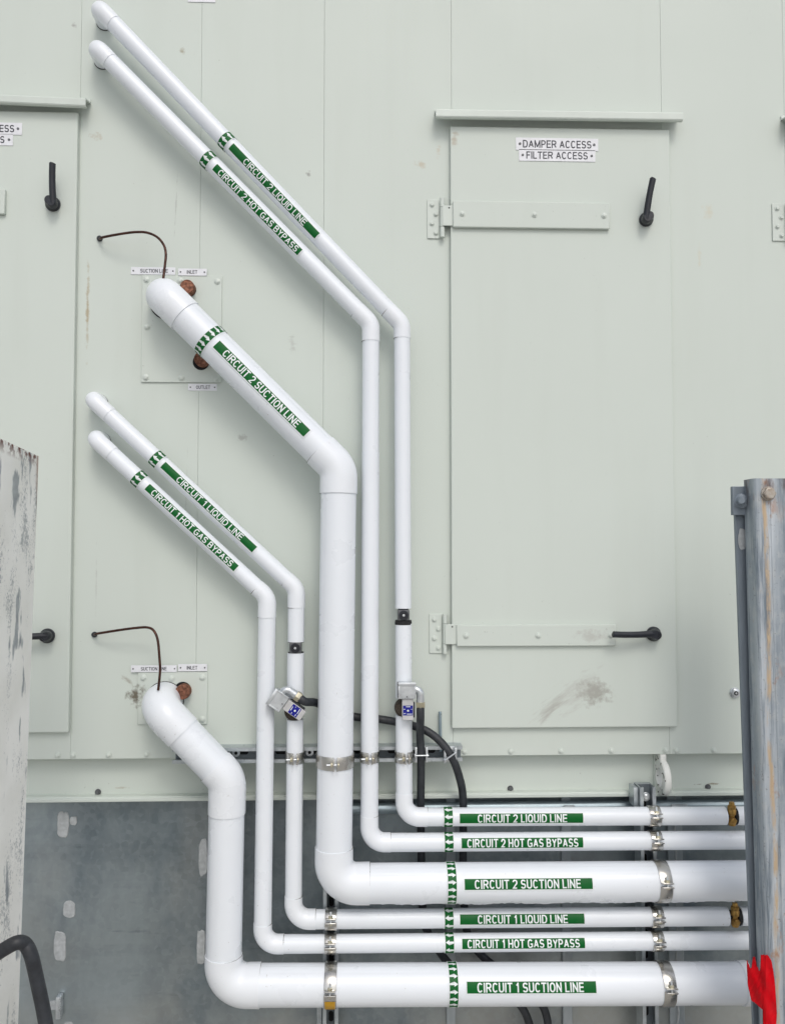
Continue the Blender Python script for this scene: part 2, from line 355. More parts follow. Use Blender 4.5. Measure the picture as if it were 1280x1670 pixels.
# ------------------------------------------------------------------ text
def arc(cx, cy, rx, ry, a0, a1, n=14):
    out = []
    for k in range(n+1):
        a = R(a0+(a1-a0)*k/n); c, s_ = math.cos(a), math.sin(a)
        out.append((cx+rx*math.copysign(abs(c)**.86, c), cy+ry*math.copysign(abs(s_)**.86, s_)))
    return out
GLYPH = {      # width, centre lines of the strokes in a unit square
 'C': (.47, [arc(.5, .5, .5, .5, 38, 322, 22)]), 'I': (0, [[(.5, 0), (.5, 1)]]), 'U': (.47, [[(0, 1), (0, .36)]+arc(.5, .33, .5, .33, 180, 360)+[(1, .36), (1, 1)]]),
 'R': (.49, [[(0, 0), (0, 1)], [(0, 1), (.5, 1)]+arc(.5, .74, .46, .26, 88, -88, 10)+[(.5, .48), (0, .48)], [(.52, .48), (1, 0)]]),
 'T': (.45, [[(0, 1), (1, 1)], [(.5, 1), (.5, 0)]]), '2': (.43, [arc(.5, .72, .5, .28, 172, -28, 12)+[(0, 0), (1, 0)]]), '1': (.30, [[(.75, 0), (.75, 1)], [(.75, .98), (.05, .74)]]),
 'L': (.38, [[(0, 1), (0, 0), (1, 0)]]), 'Q': (.5, [arc(.5, .5, .5, .5, 0, 360, 28), [(.58, .26), (1, -.03)]]), 'O': (.5, [arc(.5, .5, .5, .5, 0, 360, 28)]),
 'D': (.48, [[(0, .5), (0, 1), (.42, 1)]+arc(.42, .5, .58, .5, 88, -88, 14)+[(.42, 0), (0, 0), (0, .5)]]), 'N': (.48, [[(0, 0), (0, 1)], [(0, 1), (1, 0)], [(1, 0), (1, 1)]]),
 'E': (.42, [[(1, 1), (0, 1), (0, 0), (1, 0)], [(0, .52), (.92, .52)]]), 'F': (.4, [[(1, 1), (0, 1), (0, 0)], [(0, .5), (.88, .5)]]), 'H': (.48, [[(0, 0), (0, 1)], [(1, 0), (1, 1)], [(0, .52), (1, .52)]]),
 'G': (.51, [arc(.5, .5, .5, .5, 40, 318, 22), [(.55, .45), (1, .45), (1, .1)]]), 'A': (.5, [[(0, 0), (.5, 1)], [(.5, 1), (1, 0)], [(.2, .32), (.8, .32)]]),
 'S': (.45, [arc(.5, .745, .47, .255, 18, 270, 14)+arc(.5, .255, .5, .255, 88, -162, 14)]), 'P': (.45, [[(0, 0), (0, 1)], [(0, 1), (.5, 1)]+arc(.5, .72, .48, .28, 88, -88, 10)+[(.5, .44), (0, .44)]]),
 'B': (.47, [[(0, 0), (0, 1)], [(0, 1), (.5, 1)]+arc(.5, .76, .42, .24, 88, -88, 10)+[(.5, .52), (0, .52)], [(.5, .52)]+arc(.5, .26, .5, .26, 88, -88, 10)+[(.5, 0), (0, 0)]]),
 'Y': (.47, [[(0, 1), (.5, .45)], [(1, 1), (.5, .45)], [(.5, .47), (.5, 0)]]), 'M': (.58, [[(0, 0), (0, 1)], [(0, 1), (.5, .02)], [(.5, .02), (1, 1)], [(1, 1), (1, 0)]])}
def text_mesh(s, aspect, t=.155):
    """lettering from strokes of width t, filling a unit square that is meant to be drawn aspect times wider than tall"""
    gap = .085; nat = 0; n_i = 0
    for ch in s: nat += (.22 if ch == ' ' else (GLYPH[ch][0] if ch != 'I' else 0)+gap)
    nat -= gap; fixed = t*s.count('I'); xs = (aspect-fixed)/nat
    b = bmesh.new(); x = 0.0; lay = 0
    for ch in s:
        if ch == ' ': x += .22*xs; continue
        W = GLYPH[ch][0]*xs if ch != 'I' else t
        for st in GLYPH[ch][1]:
            pts = [Vector((x+t/2+u*(W-t), t/2+v*(1-t))) for u, v in st]
            closed = (pts[0]-pts[-1]).length < 1e-4
            if closed: pts = pts[:-1]
            n = len(pts); L_, R_ = [], []
            lay += 1; z = (lay % 4)*1.0
            for i, p in enumerate(pts):
                d0 = (p-pts[i-1]) if (i or closed) else (pts[1]-p); d1 = (pts[(i+1) % n]-p) if (i < n-1 or closed) else (p-pts[i-1])
                d0 = d0.normalized(); d1 = d1.normalized(); n0 = Vector((-d0.y, d0.x)); n1 = Vector((-d1.y, d1.x))
                mv = (n0+n1); mv = mv.normalized() if mv.length > 1e-6 else n0
                ln = min(t/2/max(mv.dot(n0), .3), t*.9); e = Vector((0, 0))
                if not closed and n == 2 and ch not in 'I': e = -d0*0.0
                if not closed and i in (0, n-1) and abs(d0.y) < .2: e = (d1 if i else -d1)*(t/2)*(1 if ch in 'TELF' else 0)
                if not closed and i in (0, n-1) and abs(d0.x) < .2: e = (d1 if i else -d1)*(t/2)
                L_.append(b.verts.new((*(p+mv*ln+e), z))); R_.append(b.verts.new((*(p-mv*ln+e), z)))
            for i in range(n if closed else n-1): b.faces.new((R_[i], R_[(i+1) % n], L_[(i+1) % n], L_[i]))
        x += W+gap*xs
    tot = x-gap*xs
    for v in b.verts: v.co.x /= tot
    return b
def flat_text(mb, s, o, w, h, mat, bold=.0):
    """text w x h metres, lower left corner o, on a plane facing -Y"""
    b = text_mesh(s, w/h, .14); mb.mat(mat)
    mp = {v: mb.bm.verts.new(o+X*(v.co.x*w)+Z*(v.co.y*h)-Y*(v.co.z*.00003)) for v in b.verts}
    for f in b.faces: mb.face([mp[v] for v in f.verts])
    b.free()

class Cyl:
    """wraps flat artwork round a pipe: u along the axis, v around it"""
    def __init__(s, o, axis, r):
        s.o = o; s.a = axis.normalized(); s.r = r
        n = CAM-o; n -= s.a*n.dot(s.a); s.n = n.normalized(); s.t = s.n.cross(s.a)
    def pt(s, u, v, lift=0.0):
        ph = v/s.r; return s.o+s.a*u+(s.n*math.cos(ph)+s.t*math.sin(ph))*(s.r+lift)
    def patch(s, mb, u0, u1, v0, v1, lift, n=10):
        rows = [[mb.bm.verts.new(s.pt(u, v0+(v1-v0)*k/n, lift)) for u in (u0, u1)] for k in range(n+1)]
        for A, B in zip(rows, rows[1:]): mb.face([A[0], A[1], B[1], B[0]])
    def art(s, mb, b, u0, v0, w, h, lift):
        for k in range(1, 10):
            bmesh.ops.bisect_plane(b, geom=b.verts[:]+b.edges[:]+b.faces[:], plane_co=(0, k/10, 0), plane_no=(0, 1, 0))
        mp = {v: mb.bm.verts.new(s.pt(u0+v.co.x*w, v0+v.co.y*h, lift+v.co.z*.00004)) for v in b.verts}
        for f in b.faces: mb.face([mp[v] for v in f.verts])
        b.free()
def arrow_bm(flip):
    pts = [(0, .33), (.55, .33), (.55, .04), (1, .5), (.55, .96), (.55, .67), (0, .67)]
    b = bmesh.new(); vs = [b.verts.new((x if not flip else 1-x, y, 0)) for x, y in pts]
    b.faces.new(vs if not flip else vs[::-1]); bmesh.ops.triangulate(b, faces=b.faces[:]); return b

# ------------------------------------------------------------------ ground
g = MB(M_GROUND); vs = [g.bm.verts.new(p) for p in ((-60, -60, 0), (60, -60, 0), (60, 60, 0), (-60, 60, 0))]; g.face(vs)
gr = g.build('ground'); gr['kind'] = 'structure'

# ------------------------------------------------------------------ the air handling unit
unit = thing('air_handling_unit', 'pale grey green sheet metal equipment casing with access doors behind the pipes', 'equipment casing', (0, 0, 0))
zb = P(640, 1234).z; ztop = P(640, -160).z
edges = [-2.3] + [P(px, 835).x for px in (121, 322, 526.5, 738, 1087, 1291)] + [2.6]
for a, b in zip(edges, edges[1:]):
    MB(M_WALL).box((a+.0002, 0, zb), (b-.0002, .05, ztop), .0007).build('wall_panel', unit)
MB(M_TRIM).box((-2.3, .051, P(640, 1290).z), (2.6, 1.4, ztop-.002)).build('casing_body', unit)
zk = P(640, 1304, .014).z+.004; zl = P(640, 1295.5, .018).z
sk = MB(M_WALL).box((-2.3, .044, zl-.003), (2.6, .0505, zb+.02))
sk.build('base_skirt', unit)
lp = MB(M_WALL)
lp.box((-2.3, .018, zk+.001), (2.6, .05, zl), .003)
lp.box((-2.3, .014, zk-.004), (2.6, .0435, zk+.006), .002)
lp.build('drip_lip', unit)
for px, py in ((94, 1233), (119, 1233), (177, 1232.5), (239, 1231.5), (757, 1226.5), (833, 1226.5), (915, 1226), (997, 1225.5), (1085, 1225), (1103, 1225), (1164, 1225)):
    MB(M_TRIM).hexbolt(P(px, py-1, -.0003), -Y, 3.4*K, .005).build('hex_screw', unit)
for px, py in ((160, 1292), (832, 1286.5), (1154, 1284), (1198.5-40, 60)):
    if py < 100: continue
    MB(M_GREY).hexbolt(P(px, py, .0436), -Y, 3.4*K, .008).build('skirt_screw', unit)
nutm = MB(M_ZINC); p = P(1198, 1130, -.0003); nutm.hexbolt(p, -Y, 7.5*K, .009, 1.15, .1); nutm.mat(M_HOLE).lathe(p-Y*.0091, -Y, [(3.6*K, 0), (3.4*K, .0008)], 16); nutm.mat(M_ZINC).lathe(p-Y*.0098, -Y, [(1.8*K, 0), (1.6*K, .001)], 12)
nutm.build('hex_nut', unit)
# lifting eye, a thick ring seen from its left
e0 = P(1080, 1268, .006)
ey = MB(M_CHIP)
ring = []
for k in range(40):
    an = 2*math.pi*k/40; ca, sa = math.cos(an), math.sin(an)
    ring.append((ca, sa))
ro, ri, th = 29*K, 15*K, 11*K
ax_r = -Y; ax_t = X     # ring plane square to the wall
ov = [[ey.bm.verts.new(e0+ax_r*(q*ca)+Z*(q*sa)+ax_t*tt) for ca, sa in ring] for q, tt in ((ri, -th/2), (ro-.003, -th/2), (ro, -th/2+.003), (ro, th/2-.003), (ro-.003, th/2), (ri, th/2))]
for A, B in zip(ov, ov[1:]+ov[:1]):
    for k in range(40): ey.face([A[k], A[(k+1) % 40], B[(k+1) % 40], B[k]])
ey.box((e0.x-5*K, e0.y-.010, e0.z+26*K), (e0.x+5*K, .044, zb-.0005), .002)
ey.build('lifting_eye', unit)
MB(M_WALL).box((P(1066, 1260, .04).x, .038, zl+.002), (P(1068.5, 1260, .04).x, .0437, zb-.001)).build('skirt_seam', unit)

# doors -------------------------------------------------------------
def lever(parent, bx, by, tx, ty, br=11.5, bend=.002):
    h = MB(M_BLACK); yb = -.0165
    c = P(bx, by, yb); k = mpp(c)
    h.lathe(c, -Y, [(br*k, 0), (br*k, .006), (br*.86*k, .009), (br*.80*k, .020), (br*.62*k, .027), (br*.58*k, .034)], 28)
    a = P(bx, by, -.045); b = P(tx, ty, -.060)
    d = (b-a); L = d.length; d.normalize()
    side = d.cross(Y).normalized()
    path = []; rad = []
    for i in range(17):
        q = i/16; path.append(a+d*(L*q)+side*(bend*math.sin(q*math.pi*.9))); rad.append((5.6-.7*math.sin(math.pi*min(q*1.2, 1)*.5)+.2*q)*k)
    path.append(b+d*.002); rad.append(rad[-1]*.7)
    h.sweep(path, rad, 16); h.lathe(P(bx, by, -.034), -Y, [(7.6*k, 0), (7.6*k, .016), (6.2*k, .020)], 24)
    # raised rib along the lever
    h.sweep([q-Y*rad[5]*.55 for q in path[3:15]], .0022, 8)
    return h.build('door_handle', parent)
def plate_sign(parent, x0, y0, x1, y1, text, tx0, tx1, yface, capf=.62, name='nameplate', dots=True, bold=.0):
    a = P(x0, y1, yface); b = P(x1, y0, yface); s = MB(M_PLATE)
    s.box((a.x, yface-.0016, a.z), (b.x, yface, b.z), .0004)
    H = b.z-a.z
    if text:
        q0 = P(tx0, y1, yface).x; q1 = P(tx1, y1, yface).x
        flat_text(s, text, Vector((q0, yface-.0021, a.z+H*(1-capf)/2)), q1-q0, H*capf, M_TEXT, bold)
    if dots:
        for xx in (a.x+H*.32, b.x-H*.32):
            s.mat(M_GREY).lathe((xx, yface-.0016, (a.z+b.z)/2), -Y, [(H*.11, 0), (H*.10, .0012), (0, .0018)], 12)
    return s.build(name, parent)
def hinge(parent, hx0, hx1, hy0, hy1, kx1, tx1, ty0, ty1, sx1, sy0, sy1, bolts):
    h = MB(M_TRIM)
    a, b = P(hx0, hy1), P(hx1, hy0)
    h.box((a.x, -.004, a.z), (b.x, -.0004, b.z), .0012)
    kx = P(kx1, hy0).x
    xm = (b.x+kx)/2; rr = (kx-b.x)/2
    z3 = [a.z, a.z+(b.z-a.z)*.26, a.z+(b.z-a.z)*.76, b.z]
    for z0, z1 in zip(z3, z3[1:]): h.cyl((xm, -.012, z0+.0006), (xm, -.012, z1-.0006), rr, 16)
    h.box((xm-.002, -.012, a.z), (xm+.002, -.002, b.z))
    c, d = P(kx1, ty1), P(tx1, ty0)
    h.box((xm, -.0215, c.z), (d.x+.004, -.0175, d.z), .001)
    for i in range(4):
        h.hexbolt(Vector((a.x+(b.x-a.x)*(.70 if i % 2 else .38), -.004, b.z+(a.z-b.z)*(.14+.24*i))), -Y, 3.0*K, .005)
    h.mat(M_HOLE).lathe(((xm+d.x)/2+.004, -.0216, d.z-.007), -Y, [(.0022, 0), (.002, .0004)], 10)
    h.build('hinge', parent)
    s = MB(M_WALL); e, f = P(tx1, sy1), P(sx1, sy0)
    s.box((e.x, -.028, e.z), (f.x, -.0168, f.z), .0024)
    s.mat(M_TRIM)
    for px in bolts: s.hexbolt(Vector((P(px, sy0).x, -.028, (e.z+f.z)/2)), -Y, 3.4*K, .005)
    s.build('hinge_strap', parent)
def door(x0, x1, z0, z1):
    return MB(M_WALL).box((x0, -.0162, z0), (x1, -.0028, z1), .0028).build('access_door', unit)
def hood(xl, xr, zl_, zr):
    """drip cap over a door: sloping top, front lip, open underneath"""
    h = MB(M_TRIM)
    prof = [(0, .011), (-.005, .011), (-.006, .001), (-.040, -.007), (-.044, -.009), (-.045, -.012), (-.045, -.028), (-.043, -.031), (-.034, -.032), (-.034, -.030), (-.0425, -.0285), (-.0425, -.0125), (-.006, -.002), (0, -.002)]
    d = Vector((xr-xl, 0, zr-zl_)); L = d.length; d.normalize()
    h.extrude(prof, Y, Z, d, Vector((xl, 0, zl_)), L)
    return h.build('rain_hood', unit, 25)

dz1, dz0 = P(910, 212.5).z, P(920, 1185).z
dxl, dxr = P(735, 835).x, P(1096.5, 835).x
d_main = door(dxl, dxr, dz0, dz1); d_main['label'] = 'door with damper and filter access plates and scuffed lower panel'
hinge(d_main, 696.5, 716.5, 325.5, 389, 724.5, 737, 339.5, 372, 989.4, 336.5, 375.5, (752, 868, 980))
hinge(d_main, 700, 721, 1001, 1065.5, 728, 743, 1017, 1049.5, 999.4, 1016.8, 1052.5, (758, 874, 991))
lever(d_main, 1053, 358, 1065, 291); lever(d_main, 1065, 1034, 1000, 1034.5, 12)
plate_sign(d_main, 841, 226, 975, 244.2, 'DAMPER ACCESS', 852.5, 964, -.0163, .60)
plate_sign(d_main, 846, 244.8, 970.5, 261.8, 'FILTER ACCESS', 858, 958, -.0163, .62)
hp0, hp1 = P(708.5, 181.5), P(1104, 187)
hood(hp0.x, hp1.x, hp0.z-.007, hp1.z-.007)
W = dxr-dxl
lx = P(122.5, 690).x
d_left = door(lx-W, lx, P(115, 1193).z, P(129, 187).z)
hl0 = P(15, 332)
hx_shift = hl0.x-P(989.4, 356).x
def shifted(px, py, dx):          # photo pixel of a point moved dx along the wall
    p = P(px, py); return proj(p+Vector((dx, 0, 0)))[0]
sh = lambda px, py=356: shifted(px, py, hx_shift)
hinge(d_left, sh(696.5), sh(716.5), 301, 365, sh(724.5), sh(737), 316, 348, 15, 314, 351, (sh(752), sh(868), 3))
hinge(d_left, sh(700, 1034), sh(721, 1034), 1003, 1068, sh(728, 1034), sh(743, 1034), 1020, 1052, sh(999.4, 1034), 1019, 1055, (sh(758, 1034), sh(874, 1034), sh(991, 1034)))
lever(d_left, 87, 333, 86, 266, 12); lever(d_left, 78, 1037, 13, 1037, 12)
plate_sign(d_left, -99, 200, 36.5, 217.5, 'DAMPER ACCESS', -87, 23.5, -.0163, .60)
plate_sign(d_left, -83, 218.3, 21.5, 235.5, 'COIL ACCESS', -72, 7.5, -.0163, .60)
h0, h1 = P(0, 160.5), P(148.5, 165.5); dd = h1-h0
hood(h1.x-1.25, h1.x, h1.z+.030, h1.z-.005)
# the next bay to the right: its hinges just enter the frame
bay = P(1259, 356).x-P(696.5, 356).x
d_next = door(dxl+bay, dxr+bay, dz0, dz1)
sn = lambda px, py: shifted(px, py, bay)
hinge(d_next, 1259, sn(716.5, 360), 332, 393, sn(724.5, 360), sn(737, 360), 345, 377, sn(989.4, 360), 342, 380, (sn(752, 360), sn(868, 360), sn(980, 360)))
hn = P(1272.5, 192)
hood(hn.x, hn.x+.67, hn.z-.006, hn.z-.006)

# cover plates, little name plates ----------------------------------
def cover(x0, y0, x1, y1, screws):
    a, b = P(x0, y1), P(x1, y0); c = MB(M_WALL)
    c.box((a.x, -.005, a.z), (b.x, -.0012, b.z), .0016)
    o = c.build('cover_plate', unit)
    for px, py in screws: MB(M_TRIM).hexbolt(P(px, py, -.005), -Y, 3.6*K, .005).build('plate_screw', o)
    return o
cover(230.5, 450, 362.5, 623.5, ((354.5, 458.6), (294, 457), (239, 455.5), (239.7, 533), (237.8, 615), (296, 616), (353, 617.5)))
cover(225, 1095.5, 339, 1181.5, ((234, 1105.5), (280, 1106.5), (330, 1105), (329.7, 1173.4)))
plate_sign(unit, 213.7, 436, 286.3, 447.3, 'SUCTION LINE', 229, 274, -.0003, .5)
plate_sign(unit, 290.8, 438, 337.4, 449, 'INLET', 305, 322, -.0055, .5)
plate_sign(unit, 307, 626, 354, 637, 'OUTLET', 320, 343, -.0003, .5)
plate_sign(unit, 213.7, 1085, 288.6, 1096.5, 'SUCTION LINE', 230, 272, -.0053, .5)
plate_sign(unit, 290.8, 1083, 338, 1095.2, 'INLET', 305, 322, -.0053, .5)
plate_sign(unit, 306.5, -12, 351.5, 2.5, None, 0, 0, -.0003)

# copper stubs in their holes, thin copper tubes ----------------------
def stub(hx, hy, cx, cy, r, hr, label):
    o = thing('copper_stub', label, 'pipe stub', P(hx, hy, -.006), 'capped copper stubs in the cover plates')
    MB(M_HOLE).lathe(P(hx, hy, -.0052), -Y, [(hr*K, 0), (hr*K, .0006)], 28).build('grommet', o)
    c = P(cx, cy, -.034); base = Vector((c.x, .004, c.z)); k = mpp(c)
    MB(M_COPPER).lathe(base, -Y, [(r*k, 0), (r*k, .036), (r*.95*k, .0378), (r*.90*k, .0380), (r*.86*k, .0370), (r*.3*k, .0366), (0, .0374)], 28).build('copper_cap', o)
    return o
stub(307.5, 472, 304.8, 466.5, 11.5, 12.5, 'copper stub beside the upper right of the circuit 2 suction elbow')
stub(328, 590, 327.5, 584.5, 11.5, 13.5, 'copper stub half hidden under the circuit 2 suction arrow band')
stub(298, 1126.5, 297, 1129.5, 12, 14, 'copper stub beside the circuit 1 suction elbow in the small cover plate')
def smooth(pts, n=6):
    out = []
    for i in range(len(pts)-1):
        p0, p1, p2, p3 = pts[max(i-1, 0)], pts[i], pts[i+1], pts[min(i+2, len(pts)-1)]
        for k in range(n):
            t = k/n; out.append(.5*((2*p1)+(p2-p0)*t+(2*p0-5*p1+4*p2-p3)*t*t+(3*p1-p0-3*p2+p3)*t**3))
    out.append(pts[-1]); return out
def capillary(pts, label):
    o = thing('copper_capillary', label, 'copper tube', P(pts[0][0], pts[0][1], 0), 'thin copper sensing tubes')
    MB(M_CAPIL).sweep(smooth([P(*q) for q in pts]), 2.0*K, 12).build('tube', o)
    MB(M_RUBBER).lathe(P(pts[0][0], pts[0][1], -.0004), -Y, [(4.6*K, 0), (4.6*K, .005), (3.2*K, .008)], 16).build('grommet', o)
capillary([(163, 389, .01), (163, 389, -.012), (170, 386, -.03), (200, 380.5, -.05), (222, 378, -.056), (240, 379, -.062), (256, 386, -.07), (267, 399, -.078), (270.5, 414, -.082), (269, 432, -.085), (266, 456, -.088)], 'thin dark copper tube bending down to the circuit 2 suction elbow')
capillary([(154.5, 1035, .01), (154.5, 1035, -.012), (162, 1033, -.03), (200, 1027, -.05), (225, 1024, -.056), (240, 1023.5, -.062), (250, 1028, -.07), (257, 1043, -.078), (260, 1072, -.082), (261, 1095, -.085), (258, 1126, -.088)], 'thin dark copper tube bending down to the circuit 1 suction elbow')

# ------------------------------------------------------------------ curb below the unit
curb = thing('steel_curb', 'dull blue grey galvanised curb wall below the pale equipment casing', 'curb wall', (0, .07, 0))
MB(M_CURB).box((-2.3, .07, 0), (2.6, .11, zk+.01)).build('curb_sheet', curb)
rail = MB(M_RAIL); rz = P(900, 1311, .06).z
rail.cyl((P(560, 1311, .06).x, .045, rz-.004), (2.6, .045, rz-.004), 9*K, 24); rail.build('round_rail', curb)
for px, wd in ((735, 15), (924, 16), (1102, 25)):
    s = MB(M_STIFF); c = P(px, 1480, .06).x
    s.box((c-wd/2*K, .058, 0), (c+wd/2*K, .0698, zk-.002), .002)
    s.box((c-wd/2*K-.002, .019, rz-16*K), (c+wd/2*K+.002, .0255, rz+4*K), .003)
    s.build('stiffener', curb)
sq = MB(M_SEAL)
pp = [Vector((P(1101, 1350, .058).x+random.uniform(-.0025, .0025), .057, 1.0-i*.018)) for i in range(55)]
sq.sweep(pp, [random.uniform(.0012, .0035) for _ in pp], 8); sq.build('sealant_bead', curb)
def blob(px, py, w, h):
    n = 22; s = MB(M_SEAL); c = P(px, py, .0695)
    ring = []
    for k in range(n):
        an = 2*math.pi*k/n; ca, sa = math.cos(an), math.sin(an)
        q = (abs(ca)**4+abs(sa)**4)**-.25*random.uniform(.9, 1.05)
        ring.append((ca*q*w/2*K, sa*q*h/2*K))
    A = [s.bm.verts.new(c+X*x+Z*z) for x, z in ring]; B = [s.bm.verts.new(c+X*x*.9+Z*z*.94-Y*.0025) for x, z in ring]
    s.face(B)
    for k in range(n): s.face([A[k], A[(k+1) % n], B[(k+1) % n], B[k]])
    s.build('sealant_patch', curb, 20)
for q in ((103, 1346, 20, 44), (120, 1339, 12, 15), (113, 1483.5, 20, 27), (98, 1544, 20, 50), (331.5, 1399.5, 15, 61), (328, 1545.5, 14, 58), (88, 1640, 16, 15), (112, 1672, 14, 10)): blob(*q)
clip = MB(M_ZINC); c = P(85, 1655, .0); clip.box((c.x-.008, .045, c.z-.04), (c.x+.006, .0697, c.z+.02), .003); clip.build('metal_clip', curb)

# ------------------------------------------------------------------ strut channels
def strut(name, label, p0, p1, across, depth, slots, Wd=.0405):
    d = p1-p0; L = d.length; ez = d.normalized(); W2 = Wd/2; t, l = .0026, .0092; D = depth
    o = thing(name, label, 'strut channel', p0, 'slotted strut channels')
    s = MB(M_STRUT)
    prof = [(-W2, 0), (W2, 0), (W2, D), (W2-l, D), (W2-l, D-.007), (W2-l+t, D-.007), (W2-l+t, D-t), (W2-t, D-t), (W2-t, D-.0375), (-W2+t, D-.0375), (-W2+t, D-t), (-W2+l-t, D-t), (-W2+l-t, D-.007), (-W2+l, D-.007), (-W2+l, D), (-W2, D)]
    s.extrude(prof, across, -Y, ez, p0, L)
    n = int(L/.0508)
    s.mat(M_STRUT_SHADE).extrude([(-W2+t+.0002, 0), (W2-t-.0002, 0), (W2-t-.0002, .0006), (-W2+t+.0002, .0006)], across, -Y, ez, p0-Y*(D-.0371)+ez*.001, L-.002)  # added dark sheet on the channel floor, painting in its shade
    sl_ = s.mat(M_HOLE)
    for i in range(n):
        c = p0+ez*(.03+i*.0508)-Y*(D-.0364)
        pts = []
        for k in range(20):
            an = 2*math.pi*k/20; xx = math.cos(an)*.0065; yy = math.sin(an)*.0065+(.0075 if math.sin(an) > 0 else -.0075)
            pts.append((xx, yy))
        sl_.extrude(pts, across, ez, -Y, c, .0004)
    s.build('channel', o, 30)
    return o
yS = -.041
a0, a1 = P(281, 1234, yS), P(754, 1229, yS); az = (a0.z+a1.z)/2
st_h = strut('strut_channel', 'horizontal slotted strut channel bolted along the bottom edge of the casing', Vector((a0.x, 0, az)), Vector((a1.x, 0, az)), Z, .041, 1)
for px in (385, 505):
    wsh = MB(M_ZINC); c = P(px, 1232, -.012); c.z = az; wsh.lathe(c, -Y, [(6.2*K, 0), (6.2*K, .003)], 24); wsh.mat(M_HOLE).lathe(c-Y*.003, -Y, [(2.6*K, 0), (2.6*K, .0006)], 16); wsh.build('washer', st_h)
sA = P(539.5, 1480, yS); sB = P(1059, 1480, yS)
strut('strut_channel', 'vertical slotted strut channel under the big circuit 2 suction elbow', Vector((sA.x, .020, .15)), Vector((sA.x, .020, P(540, 1440, yS).z)), X, .061, 1)
st_r = strut('strut_channel', 'tall vertical slotted strut channel at the right carrying six pipe clamps', Vector((sB.x, .013, .15)), Vector((sB.x, .013, P(1057, 1285, yS).z)), X, .054, 1, .043)
br = MB(M_STRUT); zt = P(1057, 1285, yS).z
br.box((sB.x-.036, -.030, zt-.055), (sB.x-.0225, .013, zt-.003), .002)
br.build('bracket', st_r)
bb = MB(M_ZINC); bb.hexbolt(Vector((sB.x, -.021, zt-.03)), -Y, 5*K, .008); bb.build('bolt', st_r)
for px in (520,):
    q = P(px, 1660, -.0); MB(M_STRUT).box((q.x-.007, .02, .1), (q.x+.007, .068, q.z+.03), .002).build('side_flange', [o for o in COL.objects if o.name.startswith('strut_channel.001')][0])
rod = MB(M_ROD); q0, q1 = P(718.5, 1226, -.012), P(717.5, 1161, -.012)
n = 44
rod.sweep([q0.lerp(q1, i/n) for i in range(n+1)], [(2.6 if i % 2 else 2.15)*K for i in range(n+1)], 12)
tag(rod.build('threaded_rod'), 'short blue zinc threaded rod sticking up from the strut channel', 'threaded rod')

# ------------------------------------------------------------------ pipes
class Path:
    def __init__(s, pts, rads):
        s.p = []; s.arc = []
        dense = [pts[0]]; marks = []
        for i in range(1, len(pts)-1):
            a, b, c = pts[i-1], pts[i], pts[i+1]
            u = (a-b).normalized(); v = (c-b).normalized(); ang = u.angle(v); r = rads[i-1]
            L = r/math.tan(ang/2); s0 = b+u*L; cen = b+(u+v).normalized()*(r/math.sin(ang/2))
            w0 = s0-cen; w1 = (b+v*L)-cen; tot = w0.angle(w1); ax = w0.cross(w1).normalized()
            m0 = len(dense)
            for k in range(13): dense.append(cen+Quaternion(ax, tot*k/12) @ w0)
            marks.append((m0, m0+12))
        dense.append(pts[-1]); s.p = dense
        s.s = [0.0]
        for A, B in zip(dense, dense[1:]): s.s.append(s.s[-1]+(B-A).length)
        s.arc = [(s.s[a], s.s[b]) for a, b in marks]; s.L = s.s[-1]
    def at(s, t):
        t = max(0, min(s.L, t))
        for i in range(len(s.s)-1):
            if t <= s.s[i+1]+1e-12:
                q = (t-s.s[i])/max(s.s[i+1]-s.s[i], 1e-9); return s.p[i].lerp(s.p[i+1], q)
        return s.p[-1]
    def sub(s, a, b, step=.03):
        out = [s.at(a)]
        for p, t in zip(s.p, s.s):
            if a+1e-5 < t < b-1e-5: out.append(p)
        out.append(s.at(b))
        res = [out[0]]
        for A, B in zip(out, out[1:]):
            n = max(1, int((B-A).length/step))
            for k in range(1, n+1): res.append(A.lerp(B, k/n))
        return res
    def find(s, key, val, lo, hi):
        """arc length between lo and hi whose photo coordinate key (0 x, 1 y) is val"""
        f = lambda t: proj(s.at(t))[key]-val
        a, b = lo, hi; fa = f(a)
        for _ in range(50):
            mth = (a+b)/2; fm = f(mth)
            if (fm > 0) == (fa > 0): a, fa = mth, fm
            else: b = mth
        return (a+b)/2

